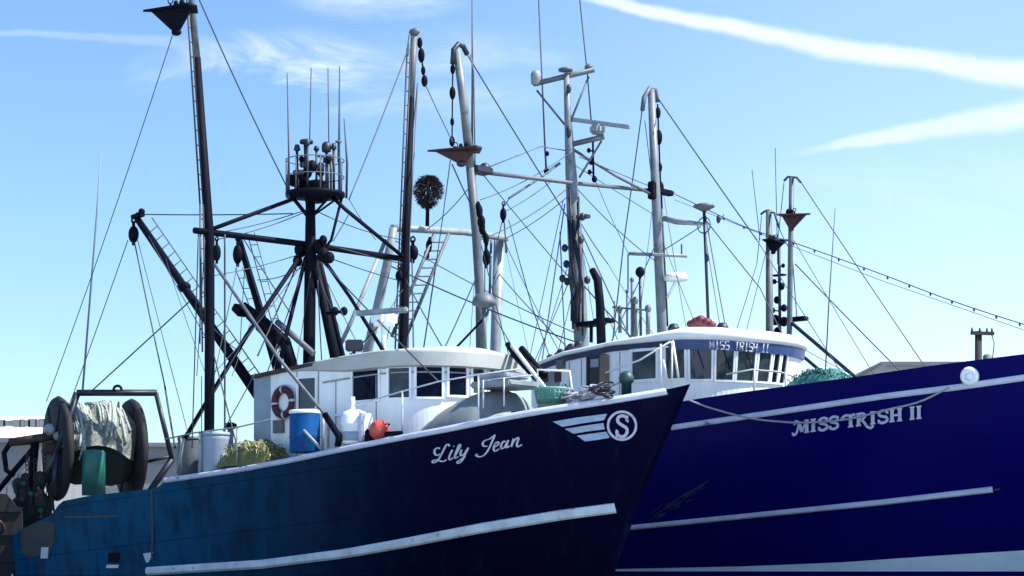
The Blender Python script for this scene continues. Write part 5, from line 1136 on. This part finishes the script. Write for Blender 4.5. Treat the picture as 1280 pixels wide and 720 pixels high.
WIRES2 = [((565, 205, 'x', -7.1), (593, 264, 'x', -7)), ((563, 200, 'x', -7.1), (545, 330, 'x', -7.5)), ((545, 330, 'x', -7.5), (524, 470, 'x', -8)), ((584, 68, 'x', -7), (716, 282, 'y', 0)), ((602, 216, 'x', -7), (716, 352, 'y', 0)),
    ((822, 122, 'x', -6.3), (946, 300, 'y', 1.8)), ((946, 300, 'y', 1.8), (1058, 476, 'y', 0)), ((803, 135, 'x', -6.3), (780, 300, 'y', 2.4)), ((780, 300, 'y', 2.4), (765, 432, 'y', 2)), ((806, 150, 'x', -6.3), (816, 235, 'x', -6.3)), ((822, 300, 'x', -6.3), (762, 432, 'y', 1)),
    ((704, 250, 'y', -.1), (655, 480, 'y', -1.8), 0, .014), ((706, 255, 'y', -.1), (674, 475, 'y', -2), 0, .014), ((700, 290, 'y', -.2), (707, 450, 'y', -1)), ((712, 350, 'y', -.2), (660, 470, 'y', -2)),
    ((722, 272, 'y', .1), (760, 330, 'y', .8)), ((760, 330, 'y', .8), (818, 420, 'y', 1.5)), ((722, 280, 'y', .1), (790, 428, 'y', 0)), ((724, 350, 'y', .1), (800, 432, 'y', -.6)),
    ((636, 275, 'y', 1), (664, 380, 'y', 1)), ((664, 380, 'y', 1), (696, 470, 'y', 0)), ((630, 300, 'y', 2.9), (705, 450, 'y', 1.2), .1), ((622, 340, 'y', 2.9), (726, 450, 'y', -.5), .08),
    ((486, 296, 'y', -2.9), (728, 420, 'y', 0), .12, .016), ((483, 330, 'y', -2.9), (727, 430, 'y', 0), .1, .016), ((606, 300, 'y', 2), (606, 375, 'y', 2)), ((632, 264, 'x', -7), (690, 226, 'y', -.4), 0, .014),
    ((598, 340, 'x', -7), (548, 452, 'x', -7)), ((636, 248, 'x', -6.9), (629, 258, 'x', -7)), ((628, 275, 'x', -7), (622, 300, 'y', 2.8)), ((630, 275, 'x', -7), (632, 298, 'y', 2.9)),
    ((724, 196, 'y', 0), (842, 245, 'x', -6.3), .0, .014), ((716, 205, 'y', 0), (820, 270, 'x', -6.3)),
     ((881, 290, 'y', 3), (903, 425, 'y', 2)), ((882, 270, 'y', 3), (910, 425, 'y', 2)), ((882, 275, 'y', 3), (950, 360, 'y', 2.6)), ((950, 360, 'y', 2.6), (984, 430, 'y', 1.6)), ((898, 278, 'y', 3), (905, 268, 'y', 3)),
    ((824, 316, 'x', -6.3), (876, 283, 'y', 3)), ((852, 320, 'y', 3.3), (852, 305, 'y', 3.3), 0, .02), ((650, 450, 'y', 2), (612, 385, 'y', 2.4))]
WIRES2 += [((716, 230, 'y', 0), (600, 300, 'x', -7), .15, .010), ((714, 190, 'y', 0), (600, 250, 'x', -7), .12, .009), ((718, 232, 'y', 0), (824, 330, 'x', -6.3), .12, .010), ((720, 300, 'y', 0), (668, 465, 'y', -1.5), .0, .010), ((722, 340, 'y', 0), (694, 455, 'y', -1.2), .0, .010),
    ((719, 250, 'y', 0), (742, 400, 'y', .6), .04, .010), ((724, 300, 'y', 0), (772, 425, 'y', .5), .03, .010), ((600, 300, 'x', -7), (640, 460, 'y', 1), .0, .010), ((598, 280, 'x', -7), (586, 450, 'x', -7), .0, .010), ((818, 240, 'x', -6.3), (796, 425, 'y', 1.2), .0, .010), ((829, 240, 'x', -6.3), (858, 412, 'y', 1.6), .0, .010), ((828, 300, 'x', -6.3), (872, 412, 'y', 1.6), .0, .009),
    ((630, 300, 'y', 2.9), (664, 455, 'y', 1.8), .0, .010), ((632, 298, 'y', 2.9), (716, 240, 'y', 0), .1, .010), ((744, 225, 'y', .3), (786, 318, 'y', 2.4), .06, .009), ((590, 230, 'x', -7), (532, 288, 'y', -1.7), .1, .010)]
wires(trish, F2, WIRES2)
# dressing line of lamps running down to the stemhead
ln = [F2.pt(p) for p in ((844, 243, 'x', -6.3), (930, 283, 'y', 2.4), (1000, 306, 'y', 1.6), (1100, 342, 'y', .9), (1190, 376, 'y', .4), (1285, 407, 'y', 0), (1400, 440, 'y', 0))]
cu = catmull(ln, 10); bm = bmesh.new(); tube(bm, cu, .013, 6)
for i in range(4, len(cu), 3): ball(bm, cu[i] - V(0, 0, .03), .028, .028, .05, u=8, v=5)
link('lamp_line', bm, WIRE, trish)
bm = bmesh.new(); tube(bm, [F2.pt(p) for p in ((844, 250, 'x', -6.3), (960, 296, 'y', 2), (1100, 350, 'y', .9), (1290, 416, 'y', .1), (1400, 452, 'y', 0))], .008, 5); link('stay_wire', bm, WIRE, trish)
# mooring rope drooping along the side
mr = [H2.hit(x, y, .05) for x, y in ((862, 500), (890, 510), (935, 522), (975, 527), (1010, 528), (1060, 524), (1110, 512), (1150, 502), (1188, 484))]
bm = bmesh.new(); tube(bm, catmull(mr, 6), .024, 7); o_ = link('mooring_rope', bm, ROPE); o_.matrix_world = Matrix.Translation(F2.o) @ Matrix.Rotation(-F2.th, 4, 'Z'); tag(o_, 'pale rope drooping along the deep blue bow behind the name', 'rope')
net_pile(F2, F2.at_y(1030, 482, -1.2),   .75, .6, .42, NETT, TEALP, 'heap of teal netting on the rear trawler foredeck', 'net_pile', 320)

# ================================================================== third boat, rafted outside
F3 = Frame(F2.o.x + F2.p.x * 9.4 - F2.f.x * 2.0, F2.o.y + F2.p.y * 9.4 - F2.f.y * 2.0, R(42))
third = empty('fishing_trawler', F3.o, -F3.th, 'hidden third trawler whose two thin grey masts rise right of the rear wheelhouse', 'fishing boat')
H3 = Hull(F3, -11, 3.0, [(-1.2, 11), (1, 12), (3, 13), (5, 14)], 7, [(600, 612), (900, 590), (1280, 566)], z_top=4.5)
link('hull', H3.mesh(40, 10), DKNAVY, third); link('deck', H3.deck_mesh(.5, 30), DECK, third)
W3 = Wall(F3, -3.5, -1.5, -.2, 1.9, 2.2, 5.2); bm = bmesh.new(); W3.body(bm); bmesh.ops.recalc_face_normals(bm, faces=bm.faces[:]); link('wheelhouse', bm, WHITE, third)
def at3(px, py, y): return F3.at_y(px, py, y)
bars(third, F3, GREY, [('mast', [(961, 262, 'y', -1), (962, 420, 'y', -1), (962, 560, 'y', -1)], [.09, .12, .13], 12), ('outrigger', [(989.5, 222, 'y', -2), (988, 320, 'y', -2), (986, 480, 'y', -2), (985, 590, 'y', -2)], [.075, .08, .09, .09], 10)])
bars(third, F3, WIRE, [('stay_arm', [(951, 268, 'y', -1), (956, 264, 'y', -1), (968, 266, 'y', -1), (974, 285, 'y', -1)], .035, 6), ('stay_arm', [(980, 226, 'y', -2), (985, 221, 'y', -2), (996, 222, 'y', -2), (1001, 228, 'y', -2)], .035, 6),
    ('whip_antenna', [(972, 330, 'y', 0), (969, 185, 'y', 0)], .013, 6), ('whip_antenna', [(950, 300, 'y', 0), (940, 212, 'y', 0)], .012, 6), ('whip_antenna', [(1028, 540, 'y', -2), (1036, 380, 'y', -2), (1044, 260, 'y', -2)], [.022, .018, .010], 6)])
bars(third, F3, DKNAVY, [('derrick_boom', [(990, 404, 'y', -2), (1165, 553, 'y', -2.4)], .055), ('derrick_boom', [(988, 432, 'y', -2), (1130, 552, 'y', -2.6)], .05), ('mast_leg', [(974, 300, 'y', -.4), (975, 430, 'y', -.4)], .05)])
lamps(third, F3, [(px, py, -.4, r, 974.5) for px, py, r in ((977, 358, .1), (968, 352, .07), (971, 375, .1), (980, 385, .1), (969, 400, .14), (980, 402, .13), (972, 415, .13), (966, 388, .08), (979, 332, .06))])
bm = bmesh.new(); box(bm, at3(995, 399, -.6), (.75, .3, .13), bevel=.03); link('flood_lamp', bm, BLACK, third); bm = bmesh.new(); box(bm, at3(974, 344, -.4), (.4, .2, .05)); link('lamp_bracket', bm, BLACK, third)
wires(third, F3, [((980, 228, 'y', -2), (972, 300, 'y', -1)), ((1000, 226, 'y', -2), (1226, 560, 'y', -2.2)), ((992, 300, 'y', -2), (1148, 560, 'y', -2.2)), ((994, 330, 'y', -2), (1222, 560, 'y', -1.0)), ((952, 270, 'y', -1), (946, 330, 'y', -1)), ((946, 330, 'y', -1), (908, 450, 'y', -2)), ((961, 300, 'y', -1), (924, 450, 'y', -2)), ((989, 300, 'y', -2), (996, 396, 'y', -1)), ((974, 285, 'y', -1), (986, 310, 'y', -2)), ((994, 430, 'y', -2), (1140, 500, 'y', -2), .1)], .013)
paravane(F3, at3(995, 268, -2.1), .92, R(190), BIRDRED, 'brown paravane at the head of the right-hand thin mast')
paravane(F3, at3(972, 300, -1.1), .8, R(200), BLACK, 'small dark paravane below the head of the shorter thin mast')
